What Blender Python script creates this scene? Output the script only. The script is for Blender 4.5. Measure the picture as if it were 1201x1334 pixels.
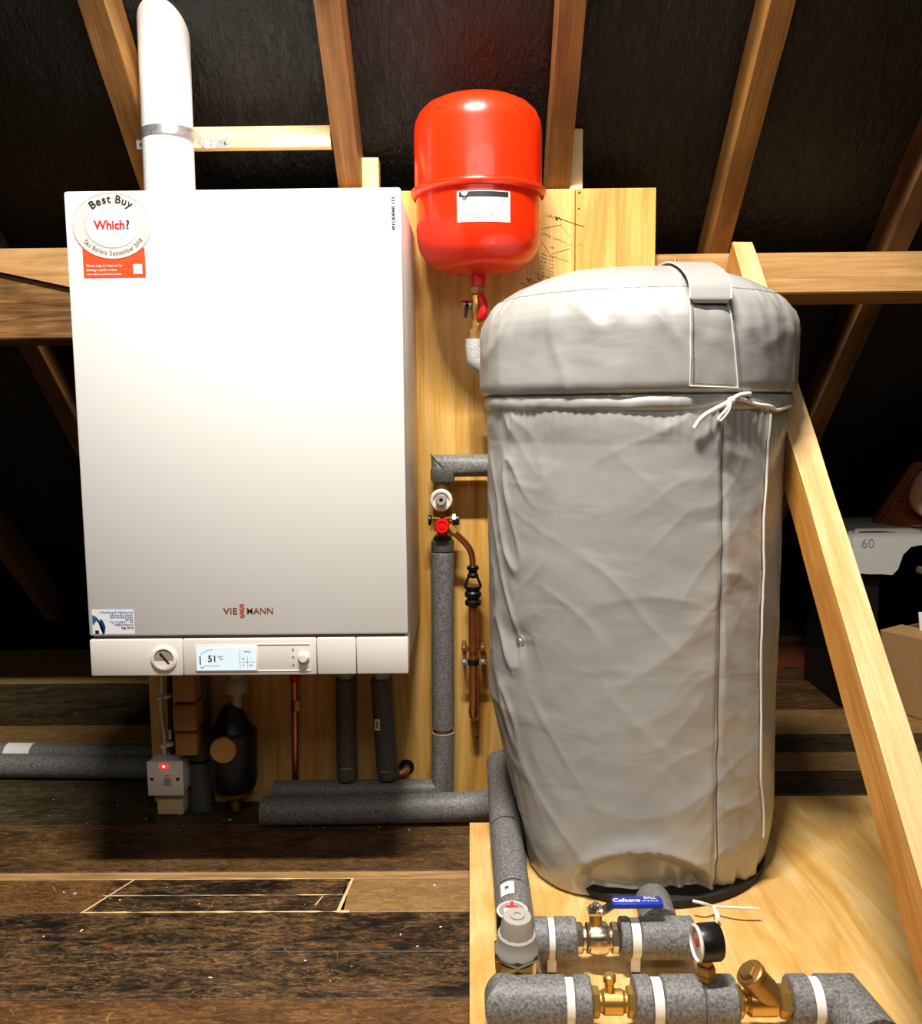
import bpy, bmesh, math, random
from mathutils import Vector, Matrix, noise
random.seed(7)
for o in list(bpy.data.objects): bpy.data.objects.remove(o)
S = bpy.context.scene
C = S.collection
PI = math.pi
# ------------------------------------------------------------------ camera
F = 1201.0
cy = Vector((11.5, 140, F)).normalized()
cd = Vector((107.5, -10308, F)); cd = (cd - cd.dot(cy)*cy).normalized(); cz = -cd
cx = -cy.cross(cz)
if cx[0] < 0: cx = -cx
M = Matrix((( cx[0], cx[1], -cx[2], 0.0), (cy[0], cy[1], -cy[2], 0.0), (cz[0], cz[1], -cz[2], .965), (0, 0, 0, 1)))
cam = bpy.data.objects.new('camera', bpy.data.cameras.new('camera')); C.objects.link(cam)
cam.matrix_world = M
cam.data.sensor_fit = 'HORIZONTAL'; cam.data.sensor_width = 36; cam.data.lens = 36.0; cam.data.clip_start = .02
S.camera = cam
# ------------------------------------------------------------------ world, lamp, fill light, exposure
w = bpy.data.worlds.new('world'); S.world = w; w.use_nodes = True
w.node_tree.nodes['Background'].inputs[0].default_value = (1, .86, .7, 1)
w.node_tree.nodes['Background'].inputs[1].default_value = .008
S.view_settings.view_transform = 'Standard'; S.view_settings.look = 'None'
S.view_settings.exposure = -0.16; S.view_settings.gamma = 1.0; S.view_settings.use_curve_mapping = False
def area(name, loc, target, sx, sy, power, col):
    l = bpy.data.lights.new(name, 'AREA'); l.shape = 'RECTANGLE'; l.size = sx; l.size_y = sy; l.energy = power; l.color = col
    o = bpy.data.objects.new(name, l); C.objects.link(o); o.location = loc
    o.rotation_euler = (Vector(target)-Vector(loc)).to_track_quat('-Z', 'Y').to_euler(); return o
area('ceiling_lamp', (-.10, .78, 2.72), (-.1, 2.1, .3), .55, .06, 124, (1, .945, .86))
area('front_fill', (.15, -.35, 2.02), (.0, 2.0, .7), 2.0, .5, 15, (1, .955, .89))  # broad fill added to lift the boiler front, not a fitting of the loft

# ------------------------------------------------------------------ materials
def lin(h):
    if isinstance(h, str):
        h = [int(h[i:i+2], 16)/255 for i in (0, 2, 4)]
    return tuple((c/12.92 if c <= .04045 else ((c+.055)/1.055)**2.4) for c in h)+(1,)
class NT:
    def __init__(s, name):
        s.m = bpy.data.materials.new(name); s.m.use_nodes = True; s.t = s.m.node_tree
        s.b = s.t.nodes['Principled BSDF']
    def n(s, typ, **k):
        x = s.t.nodes.new(typ)
        for a, b in k.items():
            if a.startswith('i_'):
                key = a[2:].replace('_', ' ')
                x.inputs[key].default_value = b
            else: setattr(x, a, b)
        return x
    def l(s, a, b): s.t.links.new(a, b)
    def coords(s, scale=(1, 1, 1), rnd=True, rot=(0, 0, 0)):
        tc = s.n('ShaderNodeTexCoord'); mp = s.n('ShaderNodeMapping'); mp.inputs['Scale'].default_value = scale
        mp.inputs['Rotation'].default_value = rot
        s.l(tc.outputs['Object'], mp.inputs['Vector'])
        if rnd:
            oi = s.n('ShaderNodeObjectInfo'); mu = s.n('ShaderNodeMath', operation='MULTIPLY'); mu.inputs[1].default_value = 37.0
            s.l(oi.outputs['Random'], mu.inputs[0])
            cb = s.n('ShaderNodeCombineXYZ'); s.l(mu.outputs[0], cb.inputs[0]); s.l(mu.outputs[0], cb.inputs[1]); s.l(mu.outputs[0], cb.inputs[2])
            s.l(cb.outputs[0], mp.inputs['Location'])
        return mp.outputs['Vector']
    def noise(s, vec, scale, detail=4, rough=.6, dist=0):
        x = s.n('ShaderNodeTexNoise'); s.l(vec, x.inputs['Vector'])
        x.inputs['Scale'].default_value = scale; x.inputs['Detail'].default_value = detail; x.inputs['Roughness'].default_value = rough; x.inputs['Distortion'].default_value = dist
        return x.outputs['Fac']
    def ramp(s, fac, stops):
        r = s.n('ShaderNodeValToRGB'); s.l(fac, r.inputs['Fac'])
        e = r.color_ramp.elements
        while len(e) < len(stops): e.new(.5)
        for i, (p, c) in enumerate(stops):
            e[i].position = p; e[i].color = lin(c) if isinstance(c, str) else (c, c, c, 1)
        return r.outputs['Color']
    def mix(s, fac, a, b, mode='MIX'):
        x = s.n('ShaderNodeMix', data_type='RGBA', blend_type=mode)
        for v, i in ((fac, 0), (a, 6), (b, 7)):
            if hasattr(v, 'links'): s.l(v, x.inputs[i])
            elif i == 0: x.inputs[0].default_value = v
            else: x.inputs[i].default_value = lin(v)
        return x.outputs[2]
    def bump(s, h, strength, dist=.002, prev=None):
        b = s.n('ShaderNodeBump'); b.inputs['Strength'].default_value = strength; b.inputs['Distance'].default_value = dist
        s.l(h, b.inputs['Height'])
        if prev is not None: s.l(prev, b.inputs['Normal'])
        return b.outputs['Normal']
    def out(s, col=None, rough=.5, nrm=None, **k):
        if col is not None:
            if hasattr(col, 'links'): s.l(col, s.b.inputs['Base Color'])
            else: s.b.inputs['Base Color'].default_value = lin(col)
        if hasattr(rough, 'links'): s.l(rough, s.b.inputs['Roughness'])
        else: s.b.inputs['Roughness'].default_value = rough
        if nrm is not None: s.l(nrm, s.b.inputs['Normal'])
        for a, v in k.items(): s.b.inputs[a.replace('_', ' ')].default_value = v
        return s.m
def plain(name, col, rough=.5, metal=0, bumpy=0, **k):
    t = NT(name); v = t.coords(); f = t.noise(v, 60, 3)
    c = t.mix(t.ramp(f, [(.3, 0.0), (.75, .16)]), col, tuple(x*.6 for x in [int(col[i:i+2], 16)/255 for i in (0, 2, 4)]))
    return t.out(c, rough, t.bump(f, bumpy, .001) if bumpy else None, Metallic=metal, **k)
def wood(name, dark, mid, light, axis='x', rough=.62, knots=True, grime=0.0, fine=1.0, bump=.35):
    """grain runs along the local axis"""
    t = NT(name)
    sc = {'x': (.7, 9, 9), 'y': (9, .7, 9), 'z': (9, 9, .7)}[axis]
    v = t.coords(sc); n1 = t.noise(v, 2.2*fine, 5, .6, 1.2)
    sc2 = {'x': (3, 90, 90), 'y': (90, 3, 90), 'z': (90, 90, 3)}[axis]
    v2 = t.coords(sc2); n2 = t.noise(v2, 2.5, 3, .6)
    c = t.ramp(n1, [(.30, dark), (.5, mid), (.68, light)])
    c = t.mix(t.ramp(n2, [(.35, .5), (.7, 0.0)]), c, dark)
    v3 = t.coords((1, 1, 1)); n3 = t.noise(v3, 5, 3)
    if knots:
        vv = t.n('ShaderNodeTexVoronoi'); vv.inputs['Scale'].default_value = 3.1
        t.l(t.coords({'x': (.9, 2.4, 2.4), 'y': (2.4, .9, 2.4), 'z': (2.4, 2.4, .9)}[axis]), vv.inputs['Vector'])
        c = t.mix(t.ramp(vv.outputs['Distance'], [(.05, .85), (.13, 0.0)]), c, dark)
    if grime:
        c = t.mix(t.ramp(n3, [(.42, 0.0), (.7, grime)]), c, '201408')
    return t.out(c, rough, t.bump(n2, bump, .0015))
m_rafter = wood('rafter_wood', '6a4218', 'a4702f', 'be8a46', grime=.35)
m_rafter_dark = wood('dark_rafter_wood', '4a2c12', '7e5424', '98693a', grime=.6)  # darker browns for the rafters at the far left and right
m_purlin = wood('purlin_timber', 'a8743c', 'cfa164', 'dcb47c', grime=.25, fine=1.6)
m_purlin_rough = wood('rough_sawn_timber', '5a3a18', '9a6c36', 'b98a52', grime=.7, fine=3, bump=.9)
m_strut_shaded = wood('strut_shaded_timber', 'b87426', 'd89a44', 'e4b468', fine=1.5, grime=.15)  # darker orange copy of the strut timber, shade put into the colour
m_strut_lit = wood('strut_lit_timber', 'c09a5c', 'd8b47c', 'e4c898', fine=1.4)  # paler copy of the same timber, light from above put into the colour
m_pine = wood('new_pine', 'd8b478', 'ecd2a0', 'f2dfb6', fine=1.0)
m_pine_z = wood('new_pine_upright', 'd8b478', 'ecd2a0', 'f2dfb6', 'z')
def plywood(name, axis, dark, mid, light):
    t = NT(name)
    sc = (7, 7, .55) if axis == 'z' else (5, .9, 5)
    v = t.coords(sc, False, (0, 0, 0) if axis == 'z' else (0, 0, .5)); n1 = t.noise(v, 1.5, 4, .55, 2.5)
    c = t.ramp(n1, [(.30, dark), (.46, mid), (.6, light), (.75, mid)])
    sc2 = (160, 160, 5) if axis == 'z' else (120, 6, 120)
    v2 = t.coords(sc2, False, (0, 0, 0) if axis == 'z' else (0, 0, .5)); n2 = t.noise(v2, 1.6, 3)
    c = t.mix(t.ramp(n2, [(.38, .35), (.62, 0.0)]), c, dark)
    v3 = t.coords((1, 1, 1), False); n3 = t.noise(v3, 4, 3)
    c = t.mix(t.ramp(n3, [(.5, 0.0), (.75, .35)]), c, dark)
    return t.out(c, .42, t.bump(n2, .12, .001))
m_ply_wall = plywood('wall_plywood', 'z', 'b47c30', 'd8a852', 'e6bd70')
m_ply_floor = plywood('platform_plywood', 'y', 'c69246', 'deb36a', 'e9c88a')
def board_mat(name, base, dark, scr, amt, lo=.40, hi=.60):
    t = NT(name)
    v = t.coords((2.2, 6, 6)); n1 = t.noise(v, 3.2, 8, .75, .6)
    v2 = t.coords((7, 30, 30)); n2 = t.noise(v2, 3.5, 8, .82, .6)
    mx = t.n('ShaderNodeMath', operation='MULTIPLY_ADD'); mx.inputs[1].default_value = .55; t.l(n2, mx.inputs[0])
    m2 = t.n('ShaderNodeMath', operation='MULTIPLY'); m2.inputs[1].default_value = .5; t.l(n1, m2.inputs[0]); t.l(m2.outputs[0], mx.inputs[2])
    c = t.ramp(mx.outputs[0], [(lo+.02, dark), (hi-.02, base)])
    v3 = t.coords((6, 14, 6), True, (0, 0, .6)); n3 = t.noise(v3, 7, 8, .85, 1.5)
    c = t.mix(t.ramp(n3, [(.60, 0.0), (.70, amt)]), c, scr)
    v4 = t.coords((6, 120, 10)); n4 = t.noise(v4, 1.5, 5, .8)
    c = t.mix(t.ramp(n4, [(.34, .4), (.5, 0.0)]), c, dark)
    mk = t.ramp(t.noise(t.coords((1.5, 3, 3)), 4, 3, .6), [(.38, 0.0), (.62, 1.0)])
    fl = t.ramp(t.noise(t.coords((3, 9, 6), True, (0, 0, -.35)), 14, 9, .9, 2.0), [(.50, 0.0), (.60, amt)])
    mm = t.n('ShaderNodeMath', operation='MULTIPLY'); t.l(mk, mm.inputs[0]); t.l(fl, mm.inputs[1])
    c = t.mix(mm.outputs[0], c, scr)
    dk = t.ramp(t.noise(t.coords((5, 14, 6)), 9, 9, .88, 1.0), [(.46, .75), (.56, 0.0)])
    c = t.mix(dk, c, dark)
    sp = t.noise(t.coords((1, 1, 1)), 55, 3, .6)
    c = t.mix(t.ramp(sp, [(.735, 0.0), (.76, .9)]), c, 'cdbfa2')
    return t.out(c, t.ramp(n1, [(.3, .38), (.7, .6)]), t.bump(n2, .5, .002))
B = {
 'black': board_mat('blackened_board', '86603a', '120d08', 'b8925c', .85, .485, .61),
 'brown': board_mat('brown_board', '8f6234', '35210f', 'b98a50', .7, .38, .6),
 'tan': board_mat('tan_board', 'b08a58', '7a5a34', 'd0ac74', .6, .36, .6),
 'green': board_mat('greenish_dark_board', '66583a', '221d10', '94804e', .5, .42, .62),
 'mid': board_mat('stained_board', '7e5a32', '2c1d0e', 'ac8250', .7, .42, .60)}
m_raw = wood('raw_split_wood', '8a6236', 'b48c58', 'd0aa74', knots=False, fine=3)
def felt():
    t = NT('bitumen_felt')
    v = t.coords((9, 3, 3), False); n = t.noise(v, 2.5, 6, .65, 1.5)
    v2 = t.coords((55, 22, 22), False); n2 = t.noise(v2, 2, 4, .6, 1)
    v3 = t.coords((260, 260, 260), False); n3 = t.noise(v3, 1, 2)
    nb = t.bump(n, .8, .01); nb = t.bump(n2, .8, .006, nb); nb = t.bump(n3, .3, .001, nb)
    c = t.ramp(n3, [(.35, '070706'), (.7, '15140f')])
    return t.out(c, .42, nb)
m_felt = felt()
m_white = NT('white_enamel').out('e2e1de', .38)
m_white_panel = NT('white_control_panel').out('e0dcd5', .45)
m_gap = NT('dark_shadow_gap').out('4a3a30', .7)
m_pvc = NT('white_flue_enamel').out('e9e8e6', .3)
def galv():
    t = NT('galvanised_steel'); f = t.noise(t.coords(), 120, 2)
    return t.out(t.ramp(f, [(.3, 'a2a4a6'), (.7, 'd0d2d4')]), .38, None, Metallic=.75)
m_galv = galv()
m_red = NT('red_gloss_paint').out('ee2b08', .27, None, Coat_Weight=.2)
m_red2 = NT('dark_red_plastic').out('c01010', .3)
m_black = NT('black_plastic').out('0c0c0d', .35)
m_rubber = NT('black_foam_base').out('0a0a0b', .7)
m_chrome = NT('chrome').out('d8d6d2', .16, None, Metallic=1.0)
m_nickel = NT('nickel_plated_brass').out('d6c8ac', .25, None, Metallic=1.0)
m_brass = plain('brass', 'dcb262', .3, .85, .15)
m_brass_d = plain('aged_brass', 'a8804a', .4, .8, .2)
m_copper = plain('copper', 'dc8c5c', .22, .92, .05)
m_copper_p = plain('pink_copper', 'dc9a78', .4, .8)
m_grey_cap = NT('grey_plastic').out('a9a49b', .45)
m_wplastic = NT('white_plastic').out('ece6da', .4)
m_blue = NT('blue_vinyl_grip').out('1e34a8', .32)
m_card_white = NT('white_paper').out('eeece8', .6)
m_ink = NT('black_ink').out('1a1718', .6)
m_ink_g = NT('grey_ink').out('8a8684', .6)
m_ink_r = NT('red_ink').out('d8222a', .5)
m_ink_b = NT('blue_ink').out('6f86b8', .6)
m_ink_o = NT('orange_red_print').out('f04a1c', .5)
m_logo = NT('copper_brown_print').out('7a3a24', .45)
m_logo2 = NT('orange_brown_print').out('b4503a', .45)
m_flame = NT('flame_blue_print').out('1f5f8f', .5)
m_flame2 = NT('flame_dark_blue_print').out('123a66', .5)
m_pencil = NT('pencil_marks').out('4a2c14', .8)
m_badge = NT('clear_silver_sticker').out('c9c7c3', .35)
m_badge2 = NT('silver_sticker_centre').out('d6d4d1', .35)
def foam(name, a, b):
    t = NT(name); v = t.coords(); f = t.noise(v, 230, 2, .7); g = t.noise(v, 90, 3)
    c = t.ramp(f, [(.32, a), (.68, b)])
    return t.out(c, .5, t.bump(f, .55, .0015, t.bump(g, .3, .002)))
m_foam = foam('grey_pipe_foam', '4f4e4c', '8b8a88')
m_foam_d = foam('shaded_dark_pipe_foam', '3b3b36', '5e5e57')  # greener, darker copy of the foam, shade below the boiler in its colour
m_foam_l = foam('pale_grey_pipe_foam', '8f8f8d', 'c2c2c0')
def jacket():
    t = NT('silver_grey_coated_cloth'); v = t.coords((1, 1, 2.2), False)
    f = t.noise(v, 7, 4, .55, .6); g = t.noise(t.coords((1, 1, 1), False), 420, 2)
    c = t.ramp(f, [(.3, 'a5a4a1'), (.7, 'b7b6b2')])
    nb = t.bump(t.noise(t.coords((1, 1, 2.2), False), 6, 2, .45, .8), .25, .012)
    return t.out(c, .33, t.bump(g, .12, .0006, nb), Metallic=.18)
m_jacket = jacket()
m_trim = NT('pale_cloth_edge').out('dedbd2', .5)
m_thread_shade = NT('dark_thread_and_shade').out('4c4842', .7)  # thread colour, also the painted shade below the lid strap
m_shadowcloth = NT('cloth_under_layer').out('8d8980', .5)
m_cord = NT('off_white_cord').out('e4dfd2', .6)
m_card = plain('cardboard', 'a07a4e', .75, 0, .1)
m_card_in = plain('cardboard_flap', 'b9905e', .75)
m_wicker = plain('brown_wicker', '8c4522', .55, 0, .3)
m_blanket = plain('fuzzy_tan_blanket', 'a88664', .95, 0, .9)
m_sack = plain('crumpled_pale_paper', 'c9b48e', .8, 0, .5)
m_crate = NT('black_storage_plastic').out('08080a', .5)
m_chairw = NT('worn_white_plastic').out('b9bab4', .35)
m_led = NT('neon_indicator'); m_led.b.inputs['Emission Color'].default_value = (1, .03, .02, 1); m_led.b.inputs['Emission Strength'].default_value = 1.3; m_led = m_led.out('d01010', .3)
m_led_hot = NT('neon_bulb'); m_led_hot.b.inputs['Emission Color'].default_value = (1, .45, .35, 1); m_led_hot.b.inputs['Emission Strength'].default_value = 2.5; m_led_hot = m_led_hot.out('ff8080', .3)
m_lcd = NT('backlit_display'); m_lcd.b.inputs['Emission Color'].default_value = (.80, .93, 1, 1); m_lcd.b.inputs['Emission Strength'].default_value = .55; m_lcd = m_lcd.out('b8ccd4', .3)
m_glass = NT('gauge_glass').out('ffffff', .05, None, Transmission_Weight=1.0, IOR=1.2)
m_clipw = NT('clear_white_clip').out('f2efe8', .4)

# ------------------------------------------------------------------ mesh helpers
def loc_of(p):
    v = Vector((0, 0, 0))
    while p is not None: v = v+p.location; p = p.parent
    return v
def obj(name, bm, mat, parent=None, smooth=True, origin=None, angle=35):
    """links ONE mesh object; the bmesh holds world coordinates"""
    base = loc_of(parent)
    if origin is None:
        if parent is None:
            xs = [v.co for v in bm.verts]
            origin = Vector(((min(a.x for a in xs)+max(a.x for a in xs))/2, (min(a.y for a in xs)+max(a.y for a in xs))/2, min(a.z for a in xs)))
        else: origin = base
    origin = Vector(origin)
    for v in bm.verts: v.co -= origin
    me = bpy.data.meshes.new(name)
    bmesh.ops.recalc_face_normals(bm, faces=bm.faces)
    if smooth:
        for f in bm.faces: f.smooth = True
        ca = math.radians(angle)
        for e in bm.edges:
            if len(e.link_faces) == 2 and e.calc_face_angle(0) > ca: e.smooth = False
    bm.to_mesh(me); bm.free()
    mats = mat if isinstance(mat, (list, tuple)) else [mat]
    for m in mats: me.materials.append(m)
    o = bpy.data.objects.new(name, me); C.objects.link(o); o.parent = parent; o.location = origin-base
    return o
def tag(o, label, cat, group=None):
    o['label'] = label; o['category'] = cat
    if group: o['group'] = group
    return o
def thing(name, label, cat, loc, group=None):
    o = bpy.data.objects.new(name, None); C.objects.link(o); o.location = loc; o.empty_display_size = .05
    return tag(o, label, cat, group)
def struct(o): o['kind'] = 'structure'; return o
def NB(): return bmesh.new()
def box(bm, x0, x1, y0, y1, z0, z1, bev=0, mi=0):
    r = bmesh.ops.create_cube(bm, size=1.0)
    for v in r['verts']:
        v.co = Vector(((x0+x1)/2+v.co.x*(x1-x0), (y0+y1)/2+v.co.y*(y1-y0), (z0+z1)/2+v.co.z*(z1-z0)))
    fs = set(f for v in r['verts'] for f in v.link_faces)
    for f in fs: f.material_index = mi
    if bev:
        es = list({e for v in r['verts'] for e in v.link_edges})
        bmesh.ops.bevel(bm, geom=es, offset=bev, segments=2, profile=.5, affect='EDGES')
    return bm
def frame(d):
    d = Vector(d).normalized(); a = Vector((0, 0, 1)) if abs(d.z) < .9 else Vector((1, 0, 0))
    u = d.cross(a).normalized(); return u, d.cross(u).normalized()
def lathe(bm, prof, p0, axis=(0, 0, 1), n=32, closed=True):
    """prof: (radius, distance along axis)"""
    p0 = Vector(p0); ax = Vector(axis).normalized(); u, v = frame(ax); rings = []
    for r, h in prof:
        if r <= 1e-6: rings.append([bm.verts.new(p0+ax*h)])
        else: rings.append([bm.verts.new(p0+ax*h+(u*math.cos(2*PI*i/n)+v*math.sin(2*PI*i/n))*r) for i in range(n)])
    for a, b in zip(rings, rings[1:]):
        for i in range(n):
            j = (i+1) % n
            if len(a) == 1 and len(b) == 1: break
            if len(a) == 1: bm.faces.new((a[0], b[i], b[j]))
            elif len(b) == 1: bm.faces.new((a[i], a[j], b[0]))
            else: bm.faces.new((a[i], a[j], b[j], b[i]))
    if closed:
        for k in (0, -1):
            if len(rings[k]) > 1: bm.faces.new(rings[k])
    return bm
def cyl(bm, p0, p1, r, n=24, bev=.0):
    p0 = Vector(p0); p1 = Vector(p1); L = (p1-p0).length
    pr = [(r-bev, 0), (r, bev), (r, L-bev), (r-bev, L)] if bev else [(r, 0), (r, L)]
    return lathe(bm, pr, p0, p1-p0, n)
def hexn(bm, p0, p1, r): return cyl(bm, p0, p1, r, 6, r*.12)
def resample(r, n):
    o = []
    for i in range(n):
        t = i/(n-1)*(len(r)-1); k = min(int(t), len(r)-2) if len(r) > 1 else 0
        o.append(r[k]+(r[k+1]-r[k])*(t-k) if len(r) > 1 else r[0])
    return o
def sweep(bm, pts, r, n=20, cap=True, hollow=0):
    pts = [Vector(p) for p in pts]; rr = resample(r, len(pts)) if isinstance(r, (list, tuple)) else [r]*len(pts)
    u, v = frame(pts[1]-pts[0]); rings = []
    for i, p in enumerate(pts):
        din = (pts[i]-pts[i-1]).normalized() if i else (pts[1]-pts[0]).normalized()
        dout = (pts[i+1]-pts[i]).normalized() if i < len(pts)-1 else din
        if i:
            q = pd.rotation_difference(din); u = q @ u; v = q @ v
        nb = (din+dout).normalized(); ring = []
        for k in range(n):
            o = (u*math.cos(2*PI*k/n)+v*math.sin(2*PI*k/n))*rr[i]
            t = -o.dot(nb)/din.dot(nb); ring.append(bm.verts.new(p+o+din*t))
        rings.append(ring); pd = din
    for a, b in zip(rings, rings[1:]):
        for k in range(n): bm.faces.new((a[k], a[(k+1) % n], b[(k+1) % n], b[k]))
    if cap: bm.faces.new(rings[0]); bm.faces.new(rings[-1])
    return bm
def smooth_path(pts, it=3):
    pts = [Vector(p) for p in pts]
    for _ in range(it):
        q = [pts[0]]
        for a, b in zip(pts, pts[1:]): q += [a*.75+b*.25, a*.25+b*.75]
        q.append(pts[-1]); pts = q
    return pts
def prism_x(bm, prof, x0, x1):
    a = [bm.verts.new((x0, y, z)) for y, z in prof]; b = [bm.verts.new((x1, y, z)) for y, z in prof]
    bm.faces.new(a); bm.faces.new(list(reversed(b))); n = len(a)
    for i in range(n): bm.faces.new((a[i], b[i], b[(i+1) % n], a[(i+1) % n]))
    return bm
def rprism(bm, p, u, v, n, w, h, d, bev=0):
    """box with corner p and edges u*w, v*h, n*d"""
    p, u, v, n = map(Vector, (p, u, v, n))
    vs = [bm.verts.new(p+u*w*a+v*h*b+n*d*c) for c in (0, 1) for b in (0, 1) for a in (0, 1)]
    fs = [bm.faces.new([vs[i] for i in q]) for q in ((0, 1, 3, 2), (4, 6, 7, 5), (0, 4, 5, 1), (2, 3, 7, 6), (0, 2, 6, 4), (1, 5, 7, 3))]
    if bev:
        bmesh.ops.bevel(bm, geom=list({e for x in vs for e in x.link_edges}), offset=bev, segments=2, profile=.5, affect='EDGES')
    return bm
def timber(name, mat, A, D, W, Nn, L, w, h, parent=None, bev=.002, wob=0, seed=0):
    """timber with its local X along D; W, Nn the other edges; A the corner (world)"""
    bm = NB(); k = max(2, int(L/.05)) if wob else 1
    D, W, Nn = Vector(D).normalized(), Vector(W).normalized(), Vector(Nn).normalized()
    rings = []
    for i in range(k+1):
        ring = []
        for (b, c) in ((0, 0), (1, 0), (1, 1), (0, 1)):
            q = Vector((L*i/k, w*b, h*c))
            if wob: q += Vector((0, noise.noise(Vector((i*.35, b*7+seed, c*3)))*wob, noise.noise(Vector((i*.35, b*5+seed, c*9+4)))*wob))
            ring.append(bm.verts.new(q))
        rings.append(ring)
    for a, b in zip(rings, rings[1:]):
        for j in range(4): bm.faces.new((a[j], b[j], b[(j+1) % 4], a[(j+1) % 4]))
    bm.faces.new(rings[0]); bm.faces.new(rings[-1])
    if bev:
        long_e = [e for e in bm.edges if abs((e.verts[0].co-e.verts[1].co).x) > L/k*.5]
        bmesh.ops.bevel(bm, geom=long_e, offset=bev, segments=1, affect='EDGES')
    bmesh.ops.recalc_face_normals(bm, faces=bm.faces)
    me = bpy.data.meshes.new(name); bm.to_mesh(me); bm.free()
    for m in (mat if isinstance(mat, list) else [mat]): me.materials.append(m)
    o = bpy.data.objects.new(name, me); C.objects.link(o)
    mw = Matrix(((D.x, W.x, Nn.x, A[0]), (D.y, W.y, Nn.y, A[1]), (D.z, W.z, Nn.z, A[2]), (0, 0, 0, 1)))
    o.matrix_world = mw
    return o
def text_bm(bm, s, size, loc, ux=(1, 0, 0), uz=(0, 0, 1), ang=0, align='CENTER', bold=0.0, ext=.0002, xs=1.0, mi=0, space=1.0, ay='CENTER'):
    cu = bpy.data.curves.new('t', 'FONT'); cu.body = s; cu.size = size; cu.align_x = align; cu.align_y = ay; cu.extrude = ext; cu.offset = bold; cu.resolution_u = 3; cu.space_character = space
    o = bpy.data.objects.new('t', cu); C.objects.link(o)
    dg = bpy.context.evaluated_depsgraph_get(); me = bpy.data.meshes.new_from_object(o.evaluated_get(dg))
    ux = Vector(ux).normalized(); uz = Vector(uz).normalized(); un = ux.cross(uz)
    ca, sa = math.cos(ang), math.sin(ang); base = len(bm.verts)
    vs = []
    for v in me.vertices:
        x, y = v.co.x*xs, v.co.y; x, y = x*ca-y*sa, x*sa+y*ca
        vs.append(bm.verts.new(Vector(loc)+ux*x+uz*y+un*v.co.z))
    for p in me.polygons:
        try: f = bm.faces.new([vs[i] for i in p.vertices]); f.material_index = mi
        except Exception: pass
    bpy.data.objects.remove(o); bpy.data.curves.remove(cu); bpy.data.meshes.remove(me)
def arc_text(bm, s, size, c, rx, rz, a0, a1, y, flip=False, bold=0, xs=1.0):
    wd = lambda ch: .45 if ch in "ilj.I'" else (.62 if ch in 'trf ' else (1.5 if ch in 'mMW' else (1.15 if ch.isupper() else 1.0)))
    tot = sum(wd(c_) for c_ in s); run = 0
    for i, ch in enumerate(s):
        u = (run+wd(ch)/2)/tot; run += wd(ch)
        if ch == ' ': continue
        a = a0+(a1-a0)*u
        p = (c[0]+rx*math.cos(a), y, c[1]+rz*math.sin(a))
        tx, tz = -rx*math.sin(a), rz*math.cos(a)
        if not flip: tx, tz = -tx, -tz
        text_bm(bm, ch, size, p, ang=math.atan2(tz, tx), bold=bold, xs=xs, ay='BOTTOM_BASELINE')
def ellipse_plate(bm, c, rx, rz, y0, y1, n=56, mi=0):
    a = [bm.verts.new((c[0]+rx*math.cos(2*PI*i/n), y0, c[1]+rz*math.sin(2*PI*i/n))) for i in range(n)]
    b = [bm.verts.new((v.co.x, y1, v.co.z)) for v in a]
    bm.faces.new(a); bm.faces.new(b)
    for i in range(n): bm.faces.new((a[i], a[(i+1) % n], b[(i+1) % n], b[i]))

# ------------------------------------------------------------------ roof
T43 = math.tan(math.radians(43)); C43 = math.cos(math.radians(43)); S43 = math.sin(math.radians(43))
def under(Y): return 1.45+(2.2-Y)*T43           # underside of the rafters
FE = .137                                       # felt lies on the back of the rafters
bm = NB(); nx, ny = 150, 120; X0, X1 = -3.2, 3.2
RX = [-2.145, -1.69, -1.205, -.727, -.27, .207, .614, 1.05, 1.50, 1.95]
g = []
for i in range(ny+1):
    row = []; y = .58+(4.0-.58)*i/ny
    for j in range(nx+1):
        x = X0+(X1-X0)*j/nx
        d = min(abs(x-r) for r in RX); sag = .018*min(1, d/.2)**1.5+.006*noise.noise(Vector((x*7, y*3, 0)))+.004*noise.noise(Vector((x*25, y*8, 3)))*min(1, d/.05)
        row.append(bm.verts.new((x, y, under(y)+FE+.004-sag*.6)))
    g.append(row)
for a, b in zip(g, g[1:]):
    for j in range(nx): bm.faces.new((a[j], a[j+1], b[j+1], b[j]))
zt = under(.58)+FE
f1 = [bm.verts.new(p) for p in ((X0, .58, zt), (X1, .58, zt), (X1, -2.85, zt-3.43*T43), (X0, -2.85, zt-3.43*T43))]
bm.faces.new(f1)
struct(obj('ceiling', bm, m_felt, smooth=True, angle=80))
rl = {-2.145: 'hidden', -1.69: 'dim roof rafter low at the far left edge, beyond the next one', -1.205: 'roof rafter running down behind the left purlin, left of the boiler',
      -.727: 'brown roof rafter just left of the white flue pipe', -.27: 'brown roof rafter between the flue batten and the red vessel', .207: 'brown roof rafter just right of the red vessel, ending at the plywood',
      .614: 'brown roof rafter above the grey cylinder, meeting the purlin beside the strut', 1.05: 'roof rafter crossing behind the right purlin near the right edge'}
dv = Vector((0, C43, -S43)); nv = Vector((0, S43, C43))
for x in RX[1:8]:
    wd = .052 if x != .614 else .048
    A = Vector((x-wd/2, .62, under(.62)))
    tag(timber('rafter', m_rafter if -1 < x < 1 else m_rafter_dark, A, dv, (1, 0, 0), nv, 4.12, wd, .098, bev=.004, wob=.0014, seed=x*9), rl[x], 'rafter', 'roof rafters')
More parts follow.
